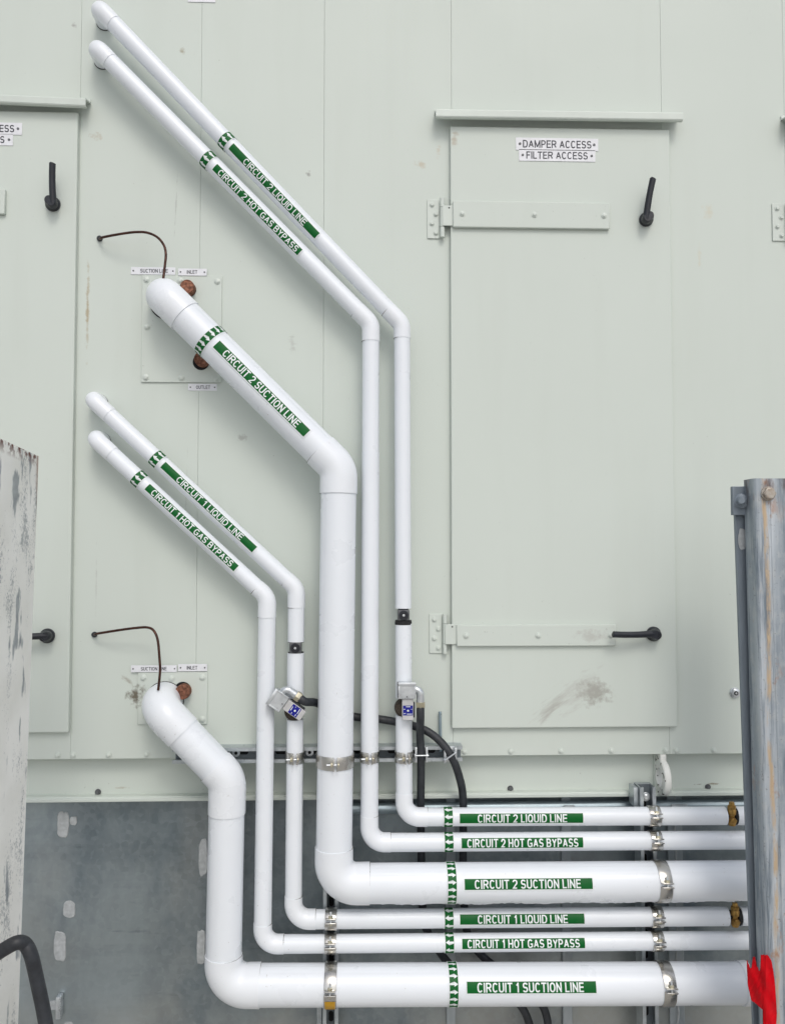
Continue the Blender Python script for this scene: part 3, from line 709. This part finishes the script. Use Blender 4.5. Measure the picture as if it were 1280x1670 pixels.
def pipe(label, text, corners, r_px, seams, bands, marks, flow_right, end_cap=None, gaps=(), split=(), big=False, hsplit=()):
    """corners: top elbow, diagonal/vertical corner, bottom corner, right end (photo px). r_px: diagonal, vertical, horizontal radii.
    seams: x of the top collar, (x before, y after) of the upper elbow, (y before, x after) of the bottom elbow"""
    r0 = r_px[1]*K*.975; yc = -.0415-r0
    B, C_, D, E = [P(x, y, yc) for x, y in corners]
    A = Vector((B.x, .03, B.z))
    k = mpp(C_)
    rm = [q*k for q in r_px]
    path = Path([A, B, C_, D, E], [rm[0]*1.08, rm[1]*(1.9 if not big else 1.35), rm[2]*(1.75 if not big else 1.2)])
    o = thing('insulated_pipe', label, 'insulated pipe', Vector((D.x, yc, D.z)), 'white jacketed refrigerant pipes')
    (s1a, s1b), (s2a, s2b), (s3a, s3b) = path.arc
    e1 = path.find(0, seams[0], s1b, s2a)
    e2a = path.find(0, seams[1][0], s1b, s2a); e2b = path.find(1, seams[1][1], s2b, s3a)
    e3a = path.find(1, seams[2][0], s2b, s3a); e3b = path.find(0, seams[2][1], s3b, path.L)
    sg = 40
    MB(M_CORE).lathe(Vector((B.x, -.0053 if big else -.0003, B.z-.001)), -Y, [(rm[0]*1.11, 0), (rm[0]*1.11, .0008)], 36).build('grommet', o)
    er = 1.055
    def elbow(a, b, r0_, r1_, name='elbow'):
        pts = path.sub(a, b); n = len(pts)
        mb = MB(M_FIT); mb.sweep(pts, [(r0_+(r1_-r0_)*i/(n-1))*er for i in range(n)], sg)
        mid = pts[n//2]; inner = ((pts[0]+pts[-1])/2-mid).normalized()
        mb.mat(M_GAP)
        for e, rr_, t_ in ((pts[0], r0_, (pts[1]-pts[0])), (pts[-1], r1_, (pts[-1]-pts[-2]))):
            if e.y > 0: continue
            t_ = t_.normalized(); u_ = (inner-t_*inner.dot(t_)).normalized(); v_ = t_.cross(u_)
            a0_, a1_ = -random.uniform(.5, 1.5), random.uniform(.5, 1.5)
            arc = [e+(u_*math.cos(a0_+(a1_-a0_)*q/16)+v_*math.sin(a0_+(a1_-a0_)*q/16))*rr_*1.045 for q in range(17)]
            mb.sweep(arc, [.0002+.0007*math.sin(math.pi*q/16)*random.uniform(.5, 1) for q in range(17)], 6)
        return mb.build(name, o)
    elbow(0, e1, rm[0], rm[0]); elbow(e2a, e2b, rm[0], rm[1]); elbow(e3a, e3b, rm[1], rm[2])
    def run(a, b, r0_, r1_):
        pts = path.sub(a, b); n = len(pts)
        mb = MB(M_PVC); mb.sweep(pts, [r0_+(r1_-r0_)*i/(n-1) for i in range(n)], sg, True, .0014)
        t_ = (pts[-1]-pts[0]).normalized(); nn = -Y-t_*(-Y).dot(t_); nn.normalize(); uu = nn.cross(t_); p0_ = random.choice((-1, 1))*random.uniform(.7, 1.15); rows = []
        for q in range(9):
            ph = p0_+.5*math.copysign(q/8, p0_); lift = (.0002, .0006, .0007, .0007, .0006, .0005, .0004, .0002, -.001)[q]
            dv = nn*math.cos(ph)+uu*math.sin(ph); rows.append([mb.bm.verts.new(p+dv*((r0_+(r1_-r0_)*i/(n-1))*1.003+lift)) for i, p in enumerate(pts)])
        for A_, B_ in zip(rows, rows[1:]):
            for i in range(n-1): mb.face([A_[i], A_[i+1], B_[i+1], B_[i]])
        mb.build('jacket', o)
    run(e1-.004, e2a+.004, rm[0], rm[0])
    # vertical run, broken where fittings sit in the line
    cuts = [e2b-.004]
    for ya, yb in gaps: cuts += [path.find(1, ya, s2b, s3a), path.find(1, yb, s2b, s3a)]
    cuts.append(e3a+.004)
    for i in range(0, len(cuts), 2):
        a, b = cuts[i], cuts[i+1]
        sp = [q for q in [path.find(1, yy, s2b, s3a) for yy in split] if a < q < b]
        if sp: run(a, sp[0]+.004, rm[1], rm[1]); run(sp[0], b, rm[1]*1.018, rm[1]*1.018)
        else: run(a, b, rm[1], rm[1])
    for i in range(1, len(cuts)-1, 2):
        MB(M_CORE).sweep(path.sub(cuts[i]-.02, cuts[i+1]+.02), rm[1]*.62, 24).build('bare_core', o)
    hc = [e3b-.004]
    for xa, xb in hsplit: hc += [path.find(0, xa, s3b, path.L), path.find(0, xb, s3b, path.L)]
    hc.append(path.L)
    for i in range(0, len(hc), 2): run(hc[i], hc[i+1], rm[2], rm[2])
    for i in range(1, len(hc)-1, 2): MB(M_CORE).sweep(path.sub(hc[i]-.02, hc[i+1]+.02), rm[2]*.6, 24).build('bare_core', o)
    # arrow bands and printed markers: (centre x px, first x, last x, text first, text last, normal offset px)
    for (dirn, r, lo, hi, bx, lx0, lx1, tx0, tx1, off, hpx) in marks:
        c = path.find(0, bx, lo_(path, lo), lo_(path, hi)); ax = (path.at(c+.01)-path.at(c-.01))
        rr = rm[r]*1.006+.0010
        cy = Cyl(path.at(c), ax, rr)
        kk = mpp(path.at(c)); b = MB(M_GREEN)
        wd = 13.8*kk
        nseg = 48; half = math.pi*rr
        cy.patch(b, -wd/2, wd/2, -half, half, .0002, nseg)
        b.mat(M_LETTER); sp = 11.6*kk; na = round(2*half/sp/2)*2; sp = 2*half/na
        for j in range(na):
            cy.art(b, arrow_bm(flow_right is False), -wd*.48, sp*(j-na/2)-sp*.34, wd*.96, sp*.68, .0005)
        b.mat(M_LETTER); cy.patch(b, -wd/2-1.2*kk, -wd/2, -half, half, .00025, nseg); cy.patch(b, wd/2, wd/2+1.2*kk, -half, half, .00025, nseg)
        b.build('arrow_band', o)
        sa, sb = path.find(0, lx0, lo_(path, lo), lo_(path, hi)), path.find(0, lx1, lo_(path, lo), lo_(path, hi))
        ta, tb = path.find(0, tx0, lo_(path, lo), lo_(path, hi)), path.find(0, tx1, lo_(path, lo), lo_(path, hi))
        v0 = math.asin(max(-.9, min(.9, off*kk/rr)))*rr; hh = hpx*kk
        # keep the wrapped marker as tall in the picture as in the photo
        L_ = MB(M_GREEN); cy.patch(L_, sa-c, sb-c, v0-hh/2, v0+hh/2, .0004, 12)
        L_.mat(M_LETTER); cy.art(L_, text_mesh(text, (tb-ta)/(hh*.82)), ta-c, v0-hh*.41, tb-ta, hh*.82, .0007)
        L_.mat(M_LETTER); mg = 1.6*kk
        cy.patch(L_, sa-c-mg, sb-c+mg, v0-hh/2-mg, v0+hh/2+mg, .00022, 14)
        L_.build('pipe_marker', o)
    return o, path, rm, (yc,)
def lo_(path, key): return {'d0': path.arc[0][1], 'd1': path.arc[1][0], 'v0': path.arc[1][1], 'v1': path.arc[2][0], 'h0': path.arc[2][1], 'h1': path.L}[key]

lq2 = pipe('white circuit 2 liquid line pipe, rightmost of the vertical pipes', 'CIRCUIT 2 LIQUID LINE',
     [(160, 11), (655.6, 529), (659, 1333), (1420, 1329.9)], (13.6, 13.1, 14.2), (186, (633, 552), (1293, 697)), None,
     [('d', 0, 'd0', 'd1', 370.6, 381, 520, 403, 501, 0, 12.5), ('h', 2, 'h0', 'h1', 730, 748, 947, 777, 921, -3, 15.5)], False, gaps=((992, 1017), (1138, 1166)), hsplit=((1182, 1199),))
hg2 = pipe('white circuit 2 hot gas bypass pipe, beside the thick suction pipe', 'CIRCUIT 2 HOT GAS BYPASS',
     [(156, 75.5), (604.8, 528), (602.2, 1374.5), (1420, 1368.9)], (13.8, 13.8, 14.3), (180.5, (583, 557), (1330, 637)), None,
     [('d', 0, 'd0', 'd1', 341, 354.5, 492, 362, 488, 0, 12.5), ('h', 2, 'h0', 'h1', 731, 751, 947, 760, 939, -2.5, 16)], False, split=(738,))
su2 = pipe('thick white circuit 2 suction line pipe between the thinner vertical pipes', 'CIRCUIT 2 SUCTION LINE',
     [(262, 476), (552.5, 764), (544, 1441.5), (1420, 1434.9)], (28.3, 28.9, 30.5), (302, (522, 805), (1382, 603)), None,
     [('d', 0, 'd0', 'd1', 344, 356, 500.5, 369, 487, 4, 15.5), ('h', 2, 'h0', 'h1', 734.5, 754, 958, 770, 939, -3, 16.2)], True, big=True)
lq1 = pipe('white circuit 1 liquid line pipe with tilted solenoid valve, left of the thick pipe', 'CIRCUIT 1 LIQUID LINE',
     [(150, 650), (483.5, 960), (478.3, 1500), (1420, 1492.9)], (13.0, 13.6, 14.9), (178.6, (468, 991), (1462, 515)), None,
     [('d', 0, 'd0', 'd1', 257, 268, 416, 292, 396, 0, 12.5), ('h', 2, 'h0', 'h1', 731, 748.5, 949, 777, 922, -2.5, 15.5)], False, gaps=((1046.5, 1064.5), (1138, 1173)), hsplit=((1185, 1206),))
hg1 = pipe('white circuit 1 hot gas bypass pipe, leftmost of the thin vertical pipes', 'CIRCUIT 1 HOT GAS BYPASS',
     [(154, 714), (435.8, 974), (428, 1540.5), (1420, 1532.4)], (13.2, 14.1, 14.3), (182.5, (419, 1007), (1506, 463)), None,
     [('d', 0, 'd0', 'd1', 227.5, 242.4, 386, 251, 379.5, 0, 12.5), ('h', 2, 'h0', 'h1', 732, 752, 950, 760.5, 941.5, -2.5, 15.5)], False)
su1 = pipe('thick white circuit 1 suction line pipe, lowest, swinging round at the bottom left', 'CIRCUIT 1 SUCTION LINE',
     [(256, 1152), (371, 1271), (364, 1607.5), (1220, 1604)], (29.3, 28.6, 32), (298, (351, 1327), (1557, 425)), None,
     [('h', 2, 'h0', 'h1', 737, 757.5, 963.5, 774, 943.5, -5, 16.8)], True, big=True)

def ragged():
    o, path, rm, (yc,) = su2
    f = MB(M_PVC); xs = [615+i*4.5 for i in range(130)]
    top, bot = [], []
    for i, x in enumerate(xs):
        q = path.at(path.find(0, x, path.arc[2][1], path.L)); k = mpp(q)
        top.append((q.x, q.z-rm[2]*.95)); bot.append((q.x, q.z-rm[2]-(1.2+1.4*math.sin(i*.13)**2+random.uniform(-.8, .9))*k))
    f.extrude(top+bot[::-1], X, Z, Y, Vector((0, yc-.006, 0)), .0012); f.build('jacket_flap', o)
ragged()
# loose ends of the suction line at the right: end ring and rubber plug
def ends():
    o, path, rm, _ = su1; q = path.find(0, 1206, path.arc[2][1], path.L)
    MB(M_FIT).sweep(path.sub(q, path.L), rm[2]*1.045, 40).build('end_cap', o)
ends()

# sight glasses and solenoid valves ----------------------------------------
def sight(pp, py, collar):
    o, path, rm, (yc,) = pp
    s = path.find(1, py, path.arc[1][1], path.arc[2][0]); c = path.at(s); k = mpp(c)
    m_ = MB(M_GREY); m_.box((c.x-9.5*k, c.y-13.5*k, c.z-8.5*k), (c.x+9.5*k, c.y+6*k, c.z+8.5*k), .0025)
    f = Vector((c.x, c.y-13.5*k, c.z))
    m_.mat(M_BLACK).lathe(f, -Y, [(7.8*k, 0), (7.8*k, .003), (6.6*k, .005), (4.0*k, .005), (3.6*k, .003)], 28)
    m_.mat(M_ZINC).lathe(f-Y*.003, -Y, [(2.2*k, 0), (1.9*k, .0016), (0, .002)], 14)
    if collar: m_.mat(M_CORE).lathe(Vector((c.x, c.y, c.z-16*k)), Z, [(13.6*k, 0), (13.9*k, 3*k), (13.2*k, 7*k)], 32)
    else:
        m_.mat(M_CORE).lathe(Vector((c.x, c.y, c.z-10*k)), Z, [(13.0*k, 0), (13.2*k, 1.2*k), (12.6*k, 2*k)], 32)
        m_.lathe(Vector((c.x, c.y, c.z+8*k)), Z, [(13.0*k, 0), (13.2*k, 1.2*k), (12.6*k, 2*k)], 32)
    m_.build('sight_glass', o)
sight(lq2, 1002.5, True); sight(lq1, 1055.5, False)
VALVE_K = K*.965
def valve(pp, px, py, ang):
    o, path, rm, (yc,) = pp
    c = P(px, py, yc); k = VALVE_K; r = rm[1]
    piv = thing('tmp', '', '', c); del piv['label'], piv['category']; piv.name = 'solenoid_valve'
    rot = Matrix.Rotation(-ang, 3, 'Y')      # seen from the front this turns anticlockwise
    def bld(mb, name):
        for v in mb.bm.verts: v.co = rot @ v.co
        bmesh.ops.translate(mb.bm, verts=mb.bm.verts[:], vec=c)
        return mb
    b = MB(M_COIL); b.lathe(Vector((0, 0, 0)), -Y, [(12.5*k, -r*.6), (14*k, 0), (14.3*k, r*.7), (13*k, r+.004), (8*k, r+.010)], 36)
    body = bld(b, 0)
    yb = -(r+.008)
    cb = MB(M_COILBODY); cb.box((-2.5*k, yb-.018, -16*k), (15.5*k, yb, 18*k), .002)
    cb.mat(M_RUBBER).box((15.5*k, yb-.015, -12*k), (18*k, yb-.002, 12*k), .001)
    cb.mat(M_BLUE).box((-1.2*k, yb-.0186, -8*k), (14.6*k, yb-.0178, 7.6*k))
    cb.mat(M_LETTER)
    for x0, x1, z0, z1 in ((3.5, 10.5, 5.2, 6.2), (-.2, 2.4, 1.4, 2.2), (0, 3.0, -5.6, -4.6), (5.0, 13.6, -6.4, -5.4), (11.4, 13.4, 1.4, 2.0)):
        cb.box((x0*k, yb-.0190, z0*k), (x1*k, yb-.0184, z1*k))
    cb.lathe(Vector((6.8*k, yb-.0186, -.6*k)), -Y, [(1.7*k, 0), (1.5*k, .002), (.8*k, .003), (0, .003)], 16)
    jb = MB(M_ZINC); jb.box((-9*k, yb-.024, 18.5*k), (19*k, yb+.004, 44*k), .002)
    jb.mat(M_RUBBER).box((-10*k, yb-.020, 19*k), (-9.05*k, yb+.002, 43.5*k)); jb.mat(M_ZINC)
    jb.box((-9.4*k, yb-.0262, 39*k), (19.4*k, yb-.0235, 44.6*k), .0012); jb.box((-9.2*k, yb-.0252, 19*k), (-6.6*k, yb-.0238, 39*k), .0004); jb.box((16.8*k, yb-.0252, 19*k), (19.2*k, yb-.0238, 39*k), .0004)
    jb.mat(M_HOLE).lathe(Vector((5*k, yb-.0241, 22*k)), -Y, [(.9*k, 0), (.9*k, .0005)], 10)
    el = MB(M_ZINC); yy = yb-.010
    pth = [Vector((17*k, yy, 32*k))]
    for q in range(9):
        an = q/8*math.pi/2; pth.append(Vector((19*k+8*k*math.sin(an), yy, 24*k+8*k*math.cos(an))))
    pth.append(Vector((27*k, yy, 12*k)))
    el.sweep(pth, [6.0*k, 6.0*k]+[6.6*k, 6.1*k, 6.6*k, 6.1*k, 6.6*k, 6.1*k, 6.6*k]+[6.2*k]*(len(pth)-9), 20)
    el.lathe(Vector((27*k, yy, 16*k)), -Z, [(6.6*k, 0), (6.8*k, 3*k), (6.4*k, 4*k)], 24)
    el.mat(M_NUT).lathe(Vector((27*k, yy, 12*k)), -Z, [(8.2*k, 0), (8.2*k, 7*k), (7.0*k, 9*k)], 6, .3)
    bo = bld(body if False else MB(M_COIL), 0)  # placeholder builder, replaced below
    bo.bm.free()
    root = body.build('solenoid_valve', o)
    bpy.data.objects.remove(piv)
    bld(cb, 0).build('coil', root); bld(jb, 0).build('junction_box', root); bld(el, 0).build('conduit_elbow', root)
    return c+rot @ Vector((27*k, yy, 6*k)), rot @ Vector((0, 0, -1)), yy+yc
v2 = valve(lq2, 657, 1153, 0.0)
v1 = valve(lq1, 479, 1159, R(55))

# service valves of dull brass near the right end
def service(pp, px, py):
    o, path, rm, (yc,) = pp
    c = path.at(path.find(0, px, path.arc[2][1], path.L)); k = mpp(c)
    b = MB(M_BRASS); f = c-Y*rm[2]*.55
    b.lathe(f-Z*13*k, Z, [(5.2*k, 0), (6.4*k, 3*k), (6.6*k, 11*k), (4.6*k, 13*k), (4.6*k, 17*k), (6.6*k, 18*k), (6.8*k, 25*k), (5.6*k, 27*k)], 24)
    b.lathe(f+Z*14*k, Z, [(7.0*k, 0), (7.0*k, 4.5*k), (5.5*k, 5.5*k)], 6, .2); b.lathe(f+Z*19*k, Z, [(4.6*k, 0), (4.6*k, 5*k), (3.8*k, 6*k)], 6, .5)
    b.lathe(f-Z*4*k, -Y, [(5.4*k, 0), (5.4*k, .012), (4.2*k, .014)], 6, .4)
    b.build('service_valve', o)
    i = MB(M_CORE)
    i.lathe(c+X*5*k, X, [(13.4*k, 0), (14.3*k, 1.5*k), (14.3*k, 4.5*k), (13*k, 6*k)], 36); i.build('torn_insulation', o)
service(lq2, 1190, 1331); service(lq1, 1195, 1495)

# ------------------------------------------------------------------ pipe clamps
def clamp(pp, key, val, leg, width_px, split, label, mat=M_STEEL, low=None):
    o_, path, rm, (yc,) = pp
    lo, hi = (('v0', 'v1') if leg == 'v' else ('h0', 'h1'))
    s = path.find(key, val, lo_(path, lo), lo_(path, hi)); c = path.at(s); a = (path.at(s+.004)-path.at(s-.004)).normalized()
    if leg == 'v': a = -a
    r = rm[1 if leg == 'v' else 2]*1.012+.0006
    o = thing('pipe_clamp', label, 'pipe clamp', Vector((c.x, -.041, c.z)), 'metal strut clamps round the white pipes')
    wd = width_px*K; th = .0022
    n0 = -Y; n0 = (n0-a*n0.dot(a)).normalized(); t0 = n0.cross(a)
    dl = .0045/r
    def half(p0, p1):
        h = MB(mat); n = 26; rows = []
        for k in range(n+1):
            ph = p0+(p1-p0)*k/n; d = n0*math.cos(ph)+t0*math.sin(ph)
            rows.append([h.bm.verts.new(c+d*q+a*u) for q, u in ((r, -wd/2), (r+th*.8, -wd/2), (r+th, -wd/2+.001), (r+th, wd/2-.001), (r+th*.8, wd/2), (r, wd/2))])
        for A, B in zip(rows, rows[1:]):
            for k in range(6): h.face([A[k], A[(k+1) % 6], B[(k+1) % 6], B[k]])
        h.face(rows[0]); h.face(rows[-1][::-1])
        return h
    d = n0*math.cos(split)+t0*math.sin(split); e = -n0*math.sin(split)+t0*math.cos(split)
    eh = .0155
    for sg, (p0, p1) in ((1, (split+dl, split+math.pi-.12)), (-1, (split-dl, split-math.pi+.12))):
        h = half(p0, p1)
        h.obox(c+d*(r+eh/2)+e*(sg*.0050), d, e, a, eh, .0034, wd*.90, .0008)
        h.build('strap', o)
    b = MB(M_ZINC); bc = c+d*(r+.0085)
    b.cyl(bc-e*.008, bc+e*.023, .0025, 12)
    b.mat(M_NUT).lathe(bc+e*.0068, e, [(.0062, 0), (.0062, .005), (.005, .006)], 6); b.lathe(bc-e*.0066, -e, [(.0058, 0), (.0056, .002), (.004, .003)], 20)
    b.build('clamp_bolt', o)
    if low:
        q = MB(low); rows = []
        for k in range(11):
            ph = -.28-.85*k/10; dv = n0*math.cos(ph)+t0*math.sin(ph)
            rows.append([q.bm.verts.new(c+dv*(r+th+.0006)+a*u) for u in (-wd*.42, wd*.42)])
        for A, B in zip(rows, rows[1:]): q.face([A[0], A[1], B[1], B[0]])
        q.build('sticker', o)
    return o
clamp(lq1, 1, 1234.5, 'v', 17, -.1, 'bright metal clamp on the circuit 1 liquid pipe at the horizontal strut')
clamp(su2, 1, 1239, 'v', 20, -.05, 'wide metal clamp round the thick vertical suction pipe at the strut')
clamp(hg2, 1, 1233.5, 'v', 17, -.05, 'metal clamp on the circuit 2 hot gas pipe at the horizontal strut')
clamp(lq2, 1, 1233.5, 'v', 17, -.2, 'metal clamp on the circuit 2 liquid pipe beside the black conduits at the horizontal strut')
clamp(lq1, 0, 540, 'h', 18, .25, 'upper clamp below the big suction elbow, on the circuit 1 liquid pipe')
clamp(hg1, 0, 539, 'h', 18, .25, 'clamp below the big suction elbow, on the circuit 1 hot gas pipe')
cl = clamp(su1, 0, 539.5, 'h', 18.5, .15, 'large clamp on the lowest suction pipe at the left strut with yellow bottom', M_STEEL, M_YEL)
clamp(lq2, 0, 1065, 'h', 18, .3, 'topmost clamp on the right strut, on the circuit 2 liquid pipe')
clamp(hg2, 0, 1067, 'h', 18, .28, 'clamp on the right strut round the circuit 2 hot gas pipe')
clamp(su2, 0, 1076, 'h', 19, .2, 'large clamp on the right strut round the thick circuit 2 suction pipe')
clamp(lq1, 0, 1069, 'h', 18, .2, 'clamp on the right strut round the circuit 1 liquid pipe')
clamp(hg1, 0, 1070, 'h', 18, .2, 'clamp on the right strut round the circuit 1 hot gas pipe')
clamp(su1, 0, 1082, 'h', 19, .2, 'large lowest clamp on the right strut round the circuit 1 suction pipe')

# ------------------------------------------------------------------ black conduits
def conduit(pts, label):
    c = MB(M_RUBBER); c.sweep(smooth(pts, 8), 6.3*K, 18)
    return tag(c.build('flexible_conduit'), label, 'conduit', 'black flexible conduits')
p, d, yy = v2
conduit([p, p+d*.03, P(685, 1200, -.06), P(686.5, 1230, -.053), P(686.5, 1260, -.04), P(686, 1320, -.018), P(687, 1400, -.012), P(689, 1480, -.012), P(697, 1520, -.012), P(738, 1578, -.01), P(800, 1612, -.01), P(845, 1636, -.008), P(868, 1690, -.005), P(880, 1800, -.005)],
        'black flexible conduit dropping straight down from the upright solenoid valve')
p, d, yy = v1
conduit([p, p+d*.02, P(517, 1147, -.058), P(550, 1163, -.022), P(580, 1169.5, -.020), P(617, 1173, -.020), P(642, 1177, -.020), P(674, 1184, -.024), P(700, 1195, -.036), P(722, 1214, -.048), P(738, 1238, -.053), P(749, 1268, -.04), P(755, 1305, -.02), P(755, 1400, -.012), P(757, 1480, -.012), P(765, 1530, -.012), P(795, 1568, -.01), P(850, 1605, -.01), P(884, 1640, -.008), P(896, 1690, -.005), P(904, 1800, -.005)],
        'black flexible conduit curving from the tilted solenoid valve behind the thick pipe')
def conduit_clamp(px, py, label, rot):
    c = P(px, py, -.0415); o = thing('conduit_clamp', label, 'conduit clamp', c, 'small conduit clamps on the strut')
    s = MB(M_ZINC); ca, sa = math.cos(rot), math.sin(rot); ex = X*ca+Z*sa; ez = -X*sa+Z*ca
    for q in (-1, 1): s.obox(c+X*q*8.5*K-Y*.008, X, Y, Z, 3.4*K, .018, 24*K, .0008)
    s.obox(c-Y*.001, X, Y, Z, 18*K, .002, 24*K, .0005)
    s.build('saddle', o)
    b = MB(M_ZINC); f = c-Y*.024
    b.cyl(f-ex*11*K, f+ex*11*K, .0022, 12); b.lathe(f-ex*9*K, -ex, [(.0052, 0), (.0052, .004)], 6); b.lathe(f+ex*8*K, ex, [(.0048, 0), (.0048, .003)], 16)
    b.build('clamp_bolt', o)
conduit_clamp(686.5, 1229, 'small zinc clamp holding the straight black conduit to the strut', 0.0)
conduit_clamp(733.5, 1230, 'small zinc clamp holding the curving black conduit at the strut end', .6)

# ------------------------------------------------------------------ posts in the foreground
lp_ = MB(M_PEEL)
ft, fb = P(63, 744, -.5), P(29.5, 1670, -.5)
def down(a, b, z): return a+(b-a)*((a.z-z)/(a.z-b.z))
f0 = down(ft, fb, 0.0)
nt_ = P(0, 714, -.69); slope = (nt_.z-ft.z)/.19
near_t = Vector((ft.x-.004, -1.0, ft.z+slope*.5)); near_b = Vector((f0.x-.004, -1.0, 0))
n = 30
def wallstrip(a_t, a_b, b_t, b_b):
    rows = [[lp_.bm.verts.new(q) for q in (a_t.lerp(a_b, k/n), b_t.lerp(b_b, k/n))] for k in range(n+1)]
    for A, B in zip(rows, rows[1:]): lp_.face([A[0], A[1], B[1], B[0]])
o_ = Vector((-.14, 0, 0))
corn = [ft, near_t, near_t+o_, ft+o_]; corb = [f0, near_b, near_b+o_, f0+o_]
for i in range(4): wallstrip(corn[i], corb[i], corn[(i+1) % 4], corb[(i+1) % 4])
tv = [lp_.bm.verts.new(q) for q in corn]; lp_.face(tv)
bmesh.ops.remove_doubles(lp_.bm, verts=lp_.bm.verts[:], dist=1e-5)
tag(lp_.build('painted_post', None, 30), 'peeling white painted steel post with rusty top at the left edge', 'post')

post = thing('galvanised_post', 'weathered galvanised steel post with rust streaks at the right edge', 'post', Vector((P(1251, 1560, -.4).x, -.4, 0)))
pt, pb = P(1229.5, 780, -.40), P(1253, 1620, -.40); z0 = 0.0
bt = down(pt, pb, z0)
fp = MB(M_POST)
def prism(mb, t, b, prof):
    A = [mb.bm.verts.new(t+Vector((x, y, 0))) for x, y in prof]; B = [mb.bm.verts.new(b+Vector((x, y, 0))) for x, y in prof]
    k = len(prof); mb.face(A); mb.face(B[::-1])
    for i in range(k): mb.face([A[i], A[(i+1) % k], B[(i+1) % k], B[i]])
# C section: left flange, rounded edge, front web
prism(fp, pt, bt, [(0, .052), (0, .008), (.0015, .003), (.005, 0), (.020, 0), (.022, .0015), (.036, .0015), (.038, 0), (.16, 0), (.16, .052), (.15, .052), (.15, .012), (.010, .012), (.010, .052)])
fp.build('channel', post, 30)
hb = MB(M_RBOLT); hb.hexbolt(P(1252, 805, -.4003), -Y, 8.6*K, .014, 1.15, .2); hb.build('hex_bolt', post)
dp = MB(M_DARKPOST); qt, qb = P(1199, 838, -.335), P(1229, 1670, -.335); q0 = down(qt, qb, 0)
prism(dp, qt, q0, [(0, 0), (.15, 0), (.15, .010), (0, .010)]); dp.build('backing_plate', post)
dk = MB(M_DARKPOST); a, b = P(1195.5, 840, -.35), P(1222, 793, -.35); dk.box((a.x, -.3495, a.z), (b.x+.06, -.336, b.z), .0015); dk.build('top_bracket', post)
wb = MB(M_DARKPOST); c = P(1208, 817, -.3497); wb.lathe(c, Vector((-.35, -1, 0)), [(13*K*.8, 0), (13*K*.8, .004), (11.5*K*.8, .006), (6*K, .007), (5.6*K, .018), (4*K, .021)], 28); wb.build('washer_bolt', post)
pa = MB(M_SEAL); n = 18; c = P(1210.5, 880, -.3362); ringp = []
for k in range(n):
    an = 2*math.pi*k/n; q = (abs(math.cos(an))**3+abs(math.sin(an))**3)**(-1/3)*random.uniform(.85, 1.1); ringp.append((math.cos(an)*7*K*.86*q, math.sin(an)*18*K*.86*q))
pa.extrude(ringp, X, Z, -Y, c, .0008); pa.build('paint_patch', post)

# red tape torn round the pipe end and the post
S_ = 3.7125
def lerp_(tab, x):
    for (x0, y0), (x1, y1) in zip(tab, tab[1:]):
        if x <= x1: return y0+(y1-y0)*(x-x0)/max(x1-x0, 1e-6)
    return tab[-1][1]
top_edge = [(958, 1286), (964, 1300), (971, 1316), (977, 1340), (987, 1333), (991, 1300), (996, 1264), (1001, 1276), (1006, 1266), (1011, 1290), (1017, 1326), (1024, 1330), (1031, 1356), (1038, 1346), (1041, 1300), (1043, 1256), (1052, 1259), (1058, 1252), (1070, 1260), (1084, 1256), (1098, 1276), (1108, 1296), (1116, 1345), (1124, 1400), (1130, 1460), (1139, 1600)]
low_edge = [(958, 1330), (964, 1440), (984, 1530), (1020, 1556), (1054, 1588), (1057, 1760), (1130, 1760), (1134, 1700), (1139, 1612)]
red = MB(M_RED); cols = []
xs_ = [958+i*1.81 for i in range(101)]
for x in xs_:
    y0_, y1_ = lerp_(top_edge, x)+random.uniform(-3, 3), lerp_(low_edge, x)+random.uniform(-4, 4); col_ = []
    for q in range(25):
        y = y0_+(y1_-y0_)*q/24; px, py = 960+x/S_, 1220+y/S_
        yy = -.4055 if px > 1249 else -.4055+(1249-px)*.0011
        yy += .0022*math.sin(px*.16+py*.07)+.0014*math.sin(px*.31-py*.13+1)+.0007*math.sin(px*.75+py*.42)-.0045
        col_.append(P(px, py, yy))
    cols.append(col_)
for off in (0, .0012):
    g_ = [[red.bm.verts.new(p+Y*off) for p in c] for c in cols]
    for A, B in zip(g_, g_[1:]):
        for q in range(24): red.face([A[q], B[q], B[q+1], A[q+1]])
tag(red.build('red_tape', None, 60), 'torn strip of bright red tape hanging at the right end of the lowest pipe', 'tape')

hose = MB(M_RUBBER)
hp = [(-160, 2290, -.80), (-150, 1820, -.80), (-110, 1640, -.80), (-60, 1588, -.80), (-20, 1566, -.80), (8, 1548, -.80), (28, 1538, -.80), (41, 1541, -.79), (51, 1560, -.79), (60, 1598, -.78), (70, 1645, -.78), (78, 1690, -.78), (92, 1770, -.77), (106, 1950, -.76), (112, 2280, -.76)]
kk = (DIST-.8)/F_PX
hose.sweep(smooth([P(*q) for q in hp], 8), 11*kk, 24)
tag(hose.build('black_hose'), 'thick dark rubber hose bent over in the lower left corner', 'hose')
